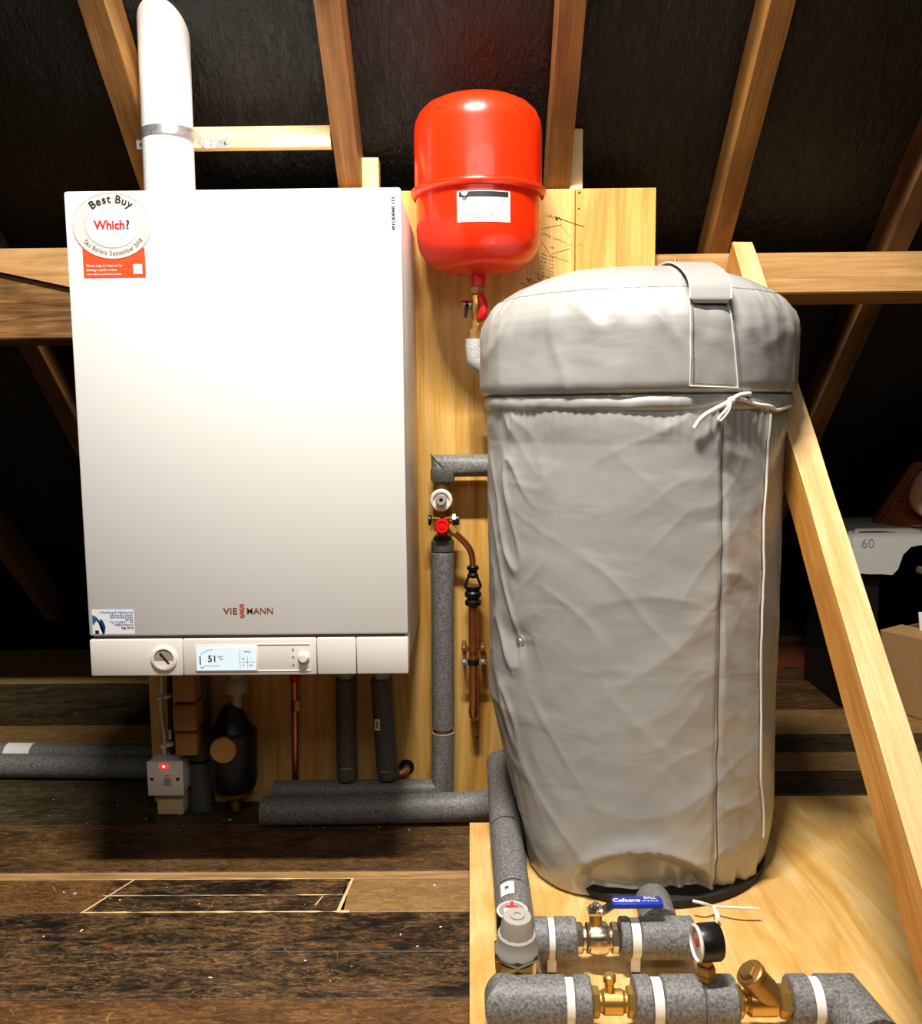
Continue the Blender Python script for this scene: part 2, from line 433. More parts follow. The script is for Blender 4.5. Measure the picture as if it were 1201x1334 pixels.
# purlins
t = thing('purlin', 'pale horizontal purlin beam right of the plywood, crossed by the strut', 'beam', (1.2, 2.3, 1.206))
b = timber('beam', m_purlin, (.20, 2.19, 1.206), (1, 0, 0), (0, 1, 0), (0, 0, 1), 1.75, .001, .1)
bpy.data.objects.remove(b)
def xbeam(name, prof, x0, x1, mat, parent):
    bm = NB(); prism_x(bm, prof, x0, x1); bmesh.ops.bevel(bm, geom=[e for e in bm.edges if abs(e.verts[0].co.x-e.verts[1].co.x) > .1], offset=.004, segments=2, affect='EDGES')
    return obj(name, bm, mat, parent, smooth=False)
xbeam('timber_beam', [(2.19, 1.212), (2.44, 1.212), (2.44, 1.222), (2.353, 1.304), (2.19, 1.306)], .18, 1.98, m_purlin, t)
bm = NB(); sweep(bm, [(.475, 2.178, 1.283), (.477, 2.195, 1.287)], .003, 8); sweep(bm, [(.475, 2.176, 1.273), (.476, 2.179, 1.292)], .0035, 8); obj('nail', bm, m_brass_d, t)
t = thing('purlin', 'thick rough brown purlin beam at the left edge beside the boiler', 'beam', (-1.4, 2.3, 1.13))
xbeam('rough_beam', [(2.20, 1.128), (2.42, 1.128), (2.42, 1.236), (2.34, 1.316), (2.20, 1.336)], -2.6, -.2, m_purlin_rough, t)['label'] = 'rough dark sawn face of the purlin'
bm = NB()
vs = [bm.verts.new(p) for p in ((-2.6, 2.188, 1.336), (-.2, 2.188, 1.336), (-.2, 2.188, 1.13), (-.62, 2.188, 1.20), (-.93, 2.188, 1.247), (-1.095, 2.188, 1.284), (-1.2, 2.188, 1.29), (-2.6, 2.188, 1.29))]
f = bm.faces.new(vs); r = bmesh.ops.extrude_face_region(bm, geom=[f])
for v in r['geom']:
    if isinstance(v, bmesh.types.BMVert): v.co.y += .0125
obj('planed_face', bm, m_purlin, t, smooth=False)['label'] = 'pale planed upper face of the purlin'
# strut
def strut_pt(xp, yp):
    zc = .045*1201/(26+.0285*(yp-315)); c = Vector(((xp-600.5)/F*zc, -(yp-667)/F*zc, -zc)); return M @ c
A0 = strut_pt(953.5, 315); A1 = strut_pt(1172, 1060); D = (A1-A0).normalized()
Wd = Vector((1, 0, 0)); Wd = (Wd-D*Wd.dot(D)).normalized(); Nn = D.cross(Wd).normalized()
if Nn.z > 0: Nn = -Nn
L = (A0.z-.0)/(-D.z)
bm = NB()
t = thing('roof_strut', 'pale diagonal timber strut running from the purlin down to the floor right of the cylinder', 'strut', (A0+D*L))
o = timber('strut_timber', [m_strut_lit, m_strut_shaded], A0, D, Wd, Nn, L-.03, .0465, .078, bev=.0025, wob=.0015)
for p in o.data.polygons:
    if p.normal.y < -.5: p.material_index = 1  # left face takes the shaded copy of the timber
mw = o.matrix_world.copy(); o.parent = t; o.matrix_world = mw; o.location = mw.translation-t.location
# uprights behind the ply
bm = NB(); box(bm, -.2435, -.204, 2.19, 2.23, 1.338, 1.53, .002); tag(obj('timber_upright', bm, m_pine_z, smooth=False), 'short pale timber upright showing above the boiler beside a rafter', 'timber')
bm = NB(); box(bm, .2335, .264, 2.19, 2.235, 1.308, 1.588, .004); tag(obj('timber_upright', bm, m_pine_z, smooth=False), 'pale timber upright above the plywood, right of the red vessel', 'timber')
o = timber('flue_batten', m_pine, (-.70, 2.096, 1.529), (1, 0, 0), (0, 1, 0), (0, 0, 1), .4, .025, .046, bev=.002)
tag(o, 'white pine batten fixed between two rafters behind the flue pipe', 'batten')

# ------------------------------------------------------------------ floor
bm = NB(); box(bm, -3.2, 3.2, -1.2, 4.0, -.12, -.024)
floor = struct(obj('floor', bm, m_felt, smooth=False, origin=(0, 0, 0)))
def board(x0, x1, y0, y1, kind, z=0.0, gap=.0018):
    L = x1-x0; bm = NB(); k = max(1, int(L/.25))
    xs = [i/k*L for i in range(k+1)]; rings = []
    for x in xs:
        j = .0012*noise.noise(Vector((x*3+x0, y0*11, 0))); j2 = .0012*noise.noise(Vector((x*3+x0, y0*17, 5)))
        a, b_ = gap/2+j, y1-y0-gap/2+j2; bv = .0015
        rings.append([bm.verts.new(q) for q in ((x, a, -.022), (x, b_, -.022), (x, b_, -bv), (x, b_-bv, 0), (x, a+bv, 0), (x, a, -bv))])
    for p, q in zip(rings, rings[1:]):
        for m in range(6): bm.faces.new((p[m], q[m], q[(m+1) % 6], p[(m+1) % 6]))
    bm.faces.new(rings[0]); bm.faces.new(rings[-1]); bmesh.ops.recalc_face_normals(bm, faces=bm.faces)
    me = bpy.data.meshes.new('floorboard'); bm.to_mesh(me); bm.free(); me.materials.append(B[kind] if isinstance(kind, str) else kind)
    o = bpy.data.objects.new('floorboard', me); C.objects.link(o); o.parent = floor; o.location = (x0, y0, z); return o
XL, XM, XR = -3.0, .0, 3.0
for (y0, y1, k) in ((-.05, .12, 'brown'), (.12, .28, 'black'), (.28, .45, 'mid'), (.45, .61, 'brown'), (.61, .77, 'black'), (.77, .93, 'mid'), (.93, 1.09, 'black'), (1.09, 1.25, 'brown')):
    board(XL, 3.0, y0, y1, k)
board(XL, XR, 1.25, 1.407, 'brown'); board(XL, XR, 1.407, 1.538, 'black'); board(XL, XR, 1.538, 1.668, 'black')
board(XL, -.738, 1.668, 1.793, 'brown'); board(-.736, -.262, 1.668, 1.728, 'black'); board(-.736, -.262, 1.728, 1.793, 'black'); board(-.252, XR, 1.668, 1.793, 'tan')
board(XL, XR, 1.793, 1.822, m_raw, gap=.001)
board(XL, XR, 1.822, 2.04, 'mid'); board(XL, .3, 2.04, 2.336, 'green'); board(XL, .3, 2.336, 2.57, 'mid'); board(XL, .3, 2.57, 2.72, 'tan')
board(XL, .3, 2.72, 3.157, 'green'); board(XL, .3, 3.157, 3.62, 'tan')
board(.302, XR, 2.04, 2.19, 'brown'); board(.302, XR, 2.19, 2.34, 'green'); board(.302, XR, 2.34, 2.465, 'tan'); board(.302, XR, 2.465, 2.61, 'green'); board(.302, XR, 2.61, 2.82, 'tan'); board(.302, XR, 2.82, 3.52, 'mid')
# chipped raw edges round the relaid pieces
bm = NB(); k = 60
for (xa, xb, y, wmax) in ((-.76, -.24, 1.668, .0045), (-.74, -.25, 1.729, .0018), (-.74, -.25, 1.792, .002)):
    for i in range(k):
        a = xa+(xb-xa)*i/k; b_ = xa+(xb-xa)*(i+1)/k
        w1 = wmax*max(.05, noise.noise(Vector((a*30, y*9, 0)))+.45); w2 = wmax*max(.05, noise.noise(Vector((b_*30, y*9, 0)))+.45)
        v = [bm.verts.new(q) for q in ((a, y-w1, .0006), (b_, y-w2, .0006), (b_, y+w2, .0006), (a, y+w1, .0006))]; bm.faces.new(v)
for (x0_, y0_, x1_, y1_, w_) in ((-.262, 1.67, -.250, 1.792, .0035), (-.755, 1.67, -.70, 1.79, .0025), (-.31, 1.69, -.30, 1.725, .0015)):
    v = [bm.verts.new(q) for q in ((x0_-w_, y0_, .0007), (x0_+w_, y0_, .0007), (x1_+w_*.8, y1_, .0007), (x1_-w_*.6, y1_, .0007))]; bm.faces.new(v)
o = obj('splintered_edge', bm, m_pine, floor, smooth=False); o['kind'] = 'stuff'
bm = NB(); random.seed(21)
for i in range(260):
    x, y = random.uniform(-1.25, -.03), random.choice((random.uniform(1.28, 1.79), random.uniform(1.42, 1.66), random.uniform(1.9, 2.2)))
    a = random.gauss(0, .5) if random.random() < .7 else random.uniform(0, PI); L_ = random.uniform(.006, .05)*(1 if random.random() < .85 else 2); w_ = random.uniform(.0002, .0008)
    d = Vector((math.cos(a), math.sin(a), 0)); n_ = Vector((-d.y, d.x, 0)); k = random.uniform(-.15, .15)*L_; p = Vector((x, y, .0007))
    vs = [bm.verts.new(q) for q in (p, p+d*L_*.5+n_*(k-w_), p+d*L_, p+d*L_*.5+n_*(k+w_))]; bm.faces.new(vs)
o = obj('board_scratches', bm, m_raw, floor, smooth=False); o['kind'] = 'stuff'
bm = NB()
for i in range(70):
    x, y = random.uniform(-1.25, -.03), random.choice((random.uniform(1.28, 1.79), random.uniform(2.0, 2.25))); r_ = random.uniform(.0007, .0022)
    m_ = Matrix.Translation((x, y, .0008+r_*.3)) @ Matrix.Rotation(random.uniform(0, 3), 4, 'Z') @ Matrix.Diagonal((r_*random.uniform(1, 3), r_, r_*.5, 1))
    bmesh.ops.create_icosphere(bm, subdivisions=1, radius=1, matrix=m_)
o = obj('debris_specks', bm, m_card_white, floor, smooth=False); o['kind'] = 'stuff'
bm = NB()
for (x, y, r) in ((-1.0, 1.60, .012), (-.66, 1.555, .008), (-1.02, 1.615, .008)):
    n = 9; vs = [bm.verts.new((x+r*(1+.5*noise.noise(Vector((i, x, 0))))*math.cos(2*PI*i/n), y+r*.6*(1+.5*noise.noise(Vector((i, y, 5))))*math.sin(2*PI*i/n), .0008)) for i in range(n)]; bm.faces.new(vs)
obj('red_paint_spot', bm, NT('faded_red_paint').out('8a2018', .7), floor, smooth=False)['label'] = 'small red paint spots on the boards'

# ------------------------------------------------------------------ plywood back panel
PF = 2.165
back = thing('plywood_backboard', 'upright yellow plywood backboard behind the boiler and the red vessel', 'backboard', (-.18, 2.176, 0))
bm = NB(); hx, hz, hr = -.163, .087, .019
box(bm, -.785, .243, PF, 2.187, 0, 1.449, .0012); obj('plywood_sheet', bm, m_ply_wall, back, smooth=False)
bm = NB(); box(bm, .2445, .427, PF, 2.187, 0, 1.449, .0012); obj('plywood_sheet', bm, m_ply_wall, back, smooth=False)
bm = NB(); lathe(bm, [(hr, 0), (hr, .002)], (hx, PF+.0002, hz), (0, -1, 0), 20); obj('drilled_hole', bm, m_rubber, back)['label'] = 'dark drilled hole at the foot'
for (x, z, r) in ((.253, 1.44, .003), (.252, 1.405, .0025), (.01, .16, .0035), (.002, .30, .0015)):
    bm = NB(); lathe(bm, [(r, 0), (r*.6, .001)], (x, PF, z), (0, -1, 0), 10); obj('screw_hole', bm, m_pencil, back)
# pen and pencil workings
bm = NB()
def ribbon(bm, pts, w_):
    y = PF-.0006
    for a, b_ in zip(pts, pts[1:]):
        a = Vector((a[0], 0, a[1])); b_ = Vector((b_[0], 0, b_[1])); d = b_-a
        if d.length < 1e-6: continue
        n_ = Vector((-d.z, 0, d.x)).normalized()*w_/2
        v = [bm.verts.new(Vector((q.x, y, q.z))) for q in (a-n_, b_-n_, b_+n_, a+n_)]; bm.faces.new(v)
def sk(px, py):                                  # sheet coordinates of the sketch (metres from its left top corner)
    return (.166+(px-705)*.00176, 1.400-(py-262)*.00177)
def line(pts, w_=.0009): ribbon(bm, [sk(*p) for p in pts], w_)
line([(700, 285), (732, 279)]); line([(726, 270), (745, 277), (761, 282)], .0016); line([(706, 300), (718, 318)]); line([(718, 316), (743, 309)])
line([(718, 318), (742, 326)], .0006); line([(732, 281), (744, 296)], .0006); line([(697, 339), (728, 350)], .001); line([(695, 350), (706, 353)], .0008)
random.seed(3)
def scribble(x0, y0, x1, y1, h, n, w_):
    pts = []
    for i in range(n):
        t_ = i/(n-1); pts.append((x0+(x1-x0)*t_+random.uniform(-.7, .7), y0+(y1-y0)*t_+random.uniform(-h, h)))
        if random.random() < .28 and len(pts) > 1: line(pts, w_); pts = []
    if len(pts) > 1: line(pts, w_)
scribble(712, 266, 722, 270, 2.2, 14, .0010); scribble(723, 270, 731, 273, 3, 22, .0016)
scribble(705, 290, 717, 294, 2.4, 18, .0009); scribble(722, 296, 744, 304, 1.4, 20, .0008); scribble(717, 305, 722, 310, 2, 10, .0008)
for k in range(8):
    y = 315+k*4.6; scribble(706-k*.7, y, 712-k*.5, y+2, 1.5, 12, .0011); scribble(714, y+3, 722, y+5.5, 1.3, 16, .0007)
scribble(686, 347, 694, 350, 2.6, 18, .0011); scribble(678, 352, 690, 357, 1.8, 16, .0009); scribble(698, 342, 708, 346, 1.6, 14, .0008); scribble(752, 306, 758, 303, 1.2, 6, .0006)
obj('pencil_workings', bm, m_pencil, back, smooth=False)['label'] = 'handwritten workings and sketch lines'

# ------------------------------------------------------------------ boiler
bx0, bx1, bz0, bz1 = -.721, -.119, .462, 1.350
BF = 1.69
boiler = thing('wall_boiler', 'large white wall-hung gas boiler with a control strip at its foot', 'boiler', (-.42, 2.16, .462))
bm = NB(); box(bm, bx0+.004, bx1-.004, 1.722, PF-.001, bz0+.004, bz1, .003); obj('casing', bm, m_white, boiler)
bm = NB(); box(bm, bx0, bx1, BF, 1.722, .5385, bz1, .005); obj('front_panel', bm, m_white, boiler)
bm = NB(); box(bm, bx0+.008, bx1-.008, BF+.006, 1.73, .53, .5395); obj('shadow_gap', bm, m_gap, boiler, smooth=False)
segs = ((bx0+.001, -.5455), (-.5445, -.293), (-.292, -.2185), (-.2175, bx1-.001))
panels = []
for i, (a, b_) in enumerate(segs):
    bm = NB(); box(bm, a, b_, BF-.002+.0005*i, 1.735, bz0, .5325, .0028); panels.append(obj('control_panel', bm, m_white_panel, boiler))
q = panels[0]                                   # pressure gauge
bm = NB(); lathe(bm, [(.0245, 0), (.0245, .003), (.022, .0045), (.0185, .0045), (.0185, .0025), (0, .0025)], (-.580, BF-.002, .496), (0, -1, 0), 40); g_ = obj('pressure_gauge', bm, m_wplastic, q)
g1 = NT('gauge_dial').out('a09088', .4)
bm = NB(); lathe(bm, [(.0183, .0026), (.0183, .003), (0, .003)], (-.580, BF-.002, .496), (0, -1, 0), 40)
o = obj('dial', bm, g1, boiler)
bm = NB(); rprism(bm, (-.588, BF-.0056, .506), (.62, 0, -.78), (.78, 0, .62), (0, -1, 0), .026, .0035, .0005)
obj('gauge_needle', bm, m_ink, boiler, smooth=False)
bm = NB()
vs = [bm.verts.new((-.580+.0178*math.cos(a), BF-.0053, .496+.0178*math.sin(a))) for a in [PI*1.08+i*(PI*.84)/16 for i in range(17)]]; bm.faces.new(vs); obj('dial_scale', bm, m_wplastic, boiler, smooth=False)
bm = NB(); box(bm, -.521, -.404, BF-.0036, BF+.002, .470, .521, .0012); obj('display_frame', bm, m_galv if False else m_wplastic, panels[1])
bm = NB(); box(bm, -.5185, -.4065, BF-.0042, BF-.003, .4725, .517); lcd = obj('display', bm, m_lcd, boiler, smooth=False)
bm = NB()
text_bm(bm, '51', .0175, (-.4885, BF-.0046, .4945), bold=.0003); text_bm(bm, '°C', .010, (-.4735, BF-.0046, .4965))
rprism(bm, (-.5125, BF-.0048, .484), (1, 0, 0), (0, 0, 1), (0, 1, 0), .0022, .016, .0004)
ya = BF-.0046
for (a, c, b_, d) in ((-.511, .503, -.497, .512), (-.497, .512, -.486, .512), (-.505, .4815, -.474, .4815), (-.4365, .512, -.4365, .476), (-.4225, .5, -.4225, .478), (-.434, .4885, -.4085, .4885)):
    v = Vector((b_-a, 0, d-c)); n_ = Vector((-v.z, 0, v.x)).normalized()*.0003
    vv = [bm.verts.new(p) for p in (Vector((a, ya, c))-n_, Vector((b_, ya, d))-n_, Vector((b_, ya, d))+n_, Vector((a, ya, c))+n_)]; bm.faces.new(vv)
text_bm(bm, 'MENU', .0045, (-.4225, ya, .5085)); text_bm(bm, '▲', .004, (-.43, ya, .495)); text_bm(bm, '+', .005, (-.43, ya, .495)); text_bm(bm, '–', .005, (-.416, ya, .495)); text_bm(bm, '↓', .005, (-.43, ya, .482)); text_bm(bm, 'OK', .004, (-.416, ya, .482)); text_bm(bm, 'eco', .0045, (-.508, ya, .479))
obj('display_readout', bm, m_ink, boiler, smooth=False)
bm = NB(); box(bm, -.404, -.305, BF-.0026, BF, .521, .522); box(bm, -.404, -.305, BF-.0026, BF, .470, .471); box(bm, -.305, -.304, BF-.0026, BF, .470, .522)
obj('panel_rim', bm, m_wplastic, panels[1], smooth=False)
bm = NB(); lathe(bm, [(.0112, 0), (.0112, .002), (.0095, .003), (.0085, .008), (.0075, .0105), (0, .011)], (-.3165, BF-.002, .4965), (0, -1, 0), 28); obj('selector_knob', bm, m_wplastic, panels[1])
bm = NB()
for z in (.512, .497, .482): lathe(bm, [(.0018, 0), (.0018, .0006)], (-.3365, BF-.002, z), (0, -1, 0), 10)
obj('status_dots', bm, m_ink_g, panels[1])
# logo
fp_ = [o for o in boiler.children if o.name.startswith('front_panel')][0]
bm = NB(); yl = BF-.0006
text_bm(bm, 'VIE', .0168, (-.4520, yl, .5848), bold=.00015, xs=1.12, space=1.05); obj('maker_lettering', bm, m_logo, fp_, smooth=False)
bm = NB(); text_bm(bm, 'MANN', .0168, (-.3965, yl, .5848), bold=.00005, xs=1.0, space=1.02)
obj('maker_lettering', bm, m_logo, fp_, smooth=False)
bm = NB(); text_bm(bm, 'S', .0165, (-.4300, yl, .5920), bold=.0004, xs=1.35); text_bm(bm, 'S', .0165, (-.4300, yl, .5785), bold=.0004, xs=1.35)
obj('stacked_letters', bm, m_logo2, fp_, smooth=False)
bm = NB(); text_bm(bm, 'VITODENS 111', .0085, (-.1325, yl, 1.3045), ux=(0, 0, 1), uz=(-1, 0, 0), bold=.0002, space=1.05); obj('model_lettering', bm, m_ink, fp_, smooth=False)
# award sticker
st = BF-.0004; bc = (-.6365, 1.2885)
bm = NB(); box(bm, -.692, -.580, st, BF, 1.198, 1.250); o = obj('award_sticker', bm, m_ink_o, fp_, smooth=False); o['label'] = 'round award sticker with an orange-red tail'
stk = o
bm = NB(); ellipse_plate(bm, bc, .0705, .0575, st-.0004, st); obj('sticker_ring', bm, m_badge, boiler, smooth=False)
bm = NB(); ellipse_plate(bm, (bc[0]+.002, bc[1]+.001), .0485, .0385, st-.0006, st-.0004); obj('sticker_centre', bm, m_badge2, boiler, smooth=False)
bm = NB()
n = 72
for (rx, rz, w_) in ((.0705, .0575, .0007), (.0485, .0385, .0006)):
    ring = []
    for i in range(n):
        a = 2*PI*i/n; ring.append((bm.verts.new((bc[0]+rx*math.cos(a), st-.0008, bc[1]+rz*math.sin(a))), bm.verts.new((bc[0]+(rx-w_)*math.cos(a), st-.0008, bc[1]+(rz-w_)*math.sin(a)))))
    for i in range(n): a, b_ = ring[i], ring[(i+1) % n]; bm.faces.new((a[0], b_[0], b_[1], a[1]))
obj('sticker_outline', bm, m_grey_cap, boiler, smooth=False)
bm = NB(); arc_text(bm, 'Best Buy', .0195, (bc[0]+.001, bc[1]-.004), .051, .0445, PI*.74, PI*.27, st-.0009, bold=.0003)
text_bm(bm, '?', .0215, (bc[0]+.0285, st-.0009, bc[1]+.001), bold=.0005)
obj('sticker_title', bm, m_ink, boiler, smooth=False)
bm = NB(); text_bm(bm, 'Which', .0215, (bc[0]-.004, st-.0009, bc[1]+.001), bold=.0006, xs=.95); obj('sticker_name', bm, m_ink_r, boiler, smooth=False)
bm = NB(); arc_text(bm, 'Gas Boilers September 2018', .0105, (bc[0]+.001, bc[1]+.002), .0625, .0525, PI*1.18, PI*1.83, st-.0009, flip=True, xs=.85); obj('sticker_small_print', bm, m_ink_g, boiler, smooth=False)
bm = NB()
for i, s_ in enumerate(('Please help us improve by', 'leaving a quick review', 'www.which.co.uk/bestbuy/review')): text_bm(bm, s_, .0062 if i < 2 else .0046, (-.6865, st-.0004, 1.2195-.0075*i), align='LEFT')
box(bm, -.602, -.586, st-.0004, st, 1.2045, 1.2215)
obj('sticker_tail_print', bm, m_card_white, boiler, smooth=False)
# installer sticker
bm = NB(); box(bm, -.713, -.634, BF-.0004, BF, .5435, .5895); sk2 = obj('installer_sticker', bm, NT('pale_blue_sticker').out('e6ebf0', .4), fp_, smooth=False); sk2['label'] = 'pale sticker with a blue flame and small print'
bm = NB(); y = BF-.0008
for s_, sz, z in (('J. Plumbing & Heating Ltd', .0062, .585), ('Domestic Gas Installers', .0045, .5795), ('Boiler servicing & repairs', .0042, .5755), ('Tel: 01308 811 150', .0055, .566), ('info@plumbing.co.uk', .0042, .5615)):
    text_bm(bm, s_, sz, (-.6355, y, z), align='RIGHT')
obj('installer_print', bm, m_ink_b, boiler, smooth=False)
bm = NB(); text_bm(bm, 'Gas Safe', .0042, (-.6355, y, .571), align='RIGHT'); text_bm(bm, 'Reg. 24 hr', .0055, (-.6355, y, .5555), align='RIGHT', bold=.0002); obj('installer_red_print', bm, m_logo2, boiler, smooth=False)
def flat(name, pts, mat, par, y, d=.0004):
    bm = NB(); a = [bm.verts.new((x, y, z)) for x, z in pts]; b_ = [bm.verts.new((x, y+d, z)) for x, z in pts]
    bm.faces.new(a); bm.faces.new(list(reversed(b_))); n = len(a)
    for i in range(n): bm.faces.new((a[i], a[(i+1) % n], b_[(i+1) % n], b_[i]))
    bmesh.ops.triangulate(bm, faces=[f for f in bm.faces if len(f.verts) > 4])
    return obj(name, bm, mat, par, smooth=False)
def S2(px, py): return (-.713+(px-119)*.00139, .590-(py-793)*.00139)
flat('flame_print', [S2(*p) for p in ((119.5, 800), (125, 803), (128, 808), (133, 813), (136, 821), (135, 826), (133, 828), (134, 820), (130, 813), (125, 808), (120.5, 814), (119.5, 812))], m_flame, boiler, BF-.0008)
flat('flame_print', [S2(*p) for p in ((129, 811), (130.5, 805), (134, 809), (137, 817), (135.5, 825), (133, 828), (134, 820), (131, 814))], m_flame2, boiler, BF-.001)
bm = NB(); box(bm, *(lambda a, b_: (a[0], b_[0], BF-.001, BF-.0004, b_[1], a[1]))(S2(122.5, 821.5), S2(127.5, 826.5))); obj('safety_mark', bm, m_ink, boiler, smooth=False)
bm = NB(); lathe(bm, [(.06, 0), (.06, .035), (.05, .04)], (-.30, 1.93, bz1), n=36); obj('top_cover_disc', bm, m_white, boiler)
# flue
FY, FXB, FXT = 2.03, -.6365, -.633
t = thing('flue_pipe', 'thick white flue pipe rising from the boiler top through the roof felt', 'flue pipe', (FXB, FY, bz1))
bm = NB(); sweep(bm, [(FXB, FY, bz1-.01), (FXB, FY, 1.42), (FXT, FY, 1.95)], .053, 48); obj('flue_tube', bm, m_pvc, t)
bm = NB(); lathe(bm, [(.062, 0), (.062, .03), (.056, .036), (.053, .036)], (FXB, FY, bz1), n=40); obj('flue_collar', bm, m_pvc, t)
# strap
t = thing('flue_clamp', 'galvanised steel strap holding the white flue pipe to the batten', 'pipe clamp', (-.636, 2.09, 1.50))
bm = NB(); zc_, hh, tk = 1.538, .0095, .0014; pts = []
n = 40
path = [(-.725, 2.094), (-.693, 2.094), (-.692, 2.06)]+[(FXT+.0547*math.cos(a), FY-.0+.0547*math.sin(a)) for a in [PI-.0+i*PI/n for i in range(n+1)]]+[(-.5783, 2.075), (-.575, 2.094), (-.52, 2.094)]
path[2] = (-.6885, 2.075)
for i, (x, y) in enumerate(path):
    a = Vector(path[max(0, i-1)]); b_ = Vector(path[min(len(path)-1, i+1)]); d = (b_-a).normalized(); nn = Vector((d.y, -d.x))*tk
    pts.append([bm.verts.new((x, y, zc_-hh)), bm.verts.new((x, y, zc_+hh)), bm.verts.new((x+nn.x, y+nn.y, zc_+hh)), bm.verts.new((x+nn.x, y+nn.y, zc_-hh))])
for a, b_ in zip(pts, pts[1:]):
    for j in range(4): bm.faces.new((a[j], b_[j], b_[(j+1) % 4], a[(j+1) % 4]))
bm.faces.new(pts[0]); bm.faces.new(pts[-1]); obj('steel_strap', bm, m_galv, t)
for x in (-.714, -.529):
    bm = NB(); lathe(bm, [(.0045, 0), (.0035, .002), (0, .0025)], (x, 2.0925, zc_), (0, -1, 0), 12); obj('screw', bm, m_nickel, t)

# ------------------------------------------------------------------ expansion vessel
vx, vy = .022, 2.018
t = thing('expansion_vessel', 'bright red expansion vessel with a white data label on the plywood', 'vessel', (vx, vy, 1.22))
bm = NB(); lathe(bm, [(.1345, 1.395), (.1345, 1.53), (.132, 1.548), (.124, 1.566), (.110, 1.580), (.088, 1.591), (.06, 1.598), (.03, 1.602), (0, 1.603)], (vx, vy, 0), n=72, closed=False); obj('upper_shell', bm, m_red, t, angle=60)
bm = NB(); lathe(bm, [(0, 1.240), (.03, 1.241), (.06, 1.2445), (.09, 1.253), (.112, 1.268), (.125, 1.288), (.1305, 1.31), (.132, 1.33), (.132, 1.405)], (vx, vy, 0), n=72, closed=False); obj('lower_shell', bm, m_red, t, angle=60)
bm = NB(); lathe(bm, [(.132, 1.400), (.139, 1.398), (.1435, 1.403), (.1435, 1.410), (.139, 1.414), (.1345, 1.4145)], (vx, vy, 0), n=72, closed=False); obj('clamp_rim', bm, m_red, t, angle=60)
bm = NB(); lathe(bm, [(.0165, 0), (.0165, .028)], (vx, vy, 1.215), n=24); obj('nozzle', bm, m_red2, t)
def vcurve(bm, x0, x1, z0, z1, r=.1327, k=10, mi=0):
    a0, a1 = math.asin((x0-vx)/r), math.asin((x1-vx)/r); prev = None
    for i in range(k+1):
        a = a0+(a1-a0)*i/k; p = [bm.verts.new((vx+r*math.sin(a), vy-r*math.cos(a), z)) for z in (z0, z1)]
        if prev: f = bm.faces.new((prev[0], p[0], p[1], prev[1])); f.material_index = mi
        prev = p
bm = NB(); vcurve(bm, -.022, .084, 1.326, 1.386); lab = obj('data_label', bm, m_card_white, t)
bm = NB(); vcurve(bm, -.018, .081, 1.374, 1.3845, .1331); obj('label_header', bm, m_ink, t)
bm = NB(); yy = vy-.1333
def vt(s_, size, x, z, al='LEFT', bold=0):
    ang = math.asin((x-vx)/.1334); text_bm(bm, s_, size, (x, vy-.1337*math.cos(ang), z), align=al, bold=bold)
for k in range(4): vt('for heating and cooling systems', .0034, .012, 1.3465-.0042*k)
vt('35 l', .0075, .066, 1.368-.004); vt('6 bar', .006, .040, 1.363); vt('Pressure vessel', .0035, .006, 1.368); vt('max. 120 C', .0035, .006, 1.360); vt('CE 0045', .0055, -.014, 1.3415); vt('2014/68', .0045, -.014, 1.335)
obj('label_print', bm, m_ink, t, smooth=False)
flat('label_emblem', [(-.014, 1.3835), (.000, 1.3835), (-.002, 1.377), (-.007, 1.3745), (-.012, 1.377)], m_card_white, t, vy-.1365)
# valve below vessel
t = thing('isolating_valve', 'small red-levered brass valve hanging under the red vessel', 'valve', (.015, vy, 1.09))
bm = NB(); hexn(bm, (.0195, vy, 1.198), (.0195, vy, 1.216), .0185); obj('union_nut', bm, m_brass_d, t)
bm = NB(); lathe(bm, [(.010, 1.125), (.0125, 1.14), (.010, 1.15), (.014, 1.165), (.014, 1.185), (.011, 1.2)], (.0165, vy, 0), n=20); obj('valve_body', bm, m_brass, t)
bm = NB(); sweep(bm, smooth_path([(.023, vy-.016, 1.199), (.032, vy-.024, 1.18), (.030, vy-.026, 1.155), (.022, vy-.02, 1.145)], 2), [.006, .009, .0105, .010, .008], 14); obj('red_lever', bm, m_red2, t)
bm = NB(); cyl(bm, (.012, vy, 1.178), (-.013, vy-.004, 1.178), .0075, 16, .001); obj('side_port', bm, m_galv, t)
bm = NB(); box(bm, -.018, .004, vy-.016, vy+.01, 1.184, 1.189, .001); obj('red_tab', bm, m_red2, t)
bm = NB(); cyl(bm, (-.008, vy-.004, 1.178), (.000, vy-.004, 1.178), .0115, 16, .001); cyl(bm, (-.0045, vy-.01, 1.172), (-.008, vy-.012, 1.150), .004, 10, .001); obj('drain_cap', bm, m_black, t)
bm = NB(); hexn(bm, (.014, vy, 1.104), (.014, vy, 1.126), .0135); obj('lower_nut', bm, m_brass, t)
bm = NB(); sweep(bm, smooth_path([(.0125, vy, 1.105), (.012, vy, 1.075), (.016, vy+.002, 1.052), (.06, vy+.01, 1.035), (.16, vy+.02, 1.03)], 3), .0205, 22)
tag(obj('insulated_pipe', bm, m_foam_l), 'pale grey insulated elbow just below the red vessel valve', 'pipe')

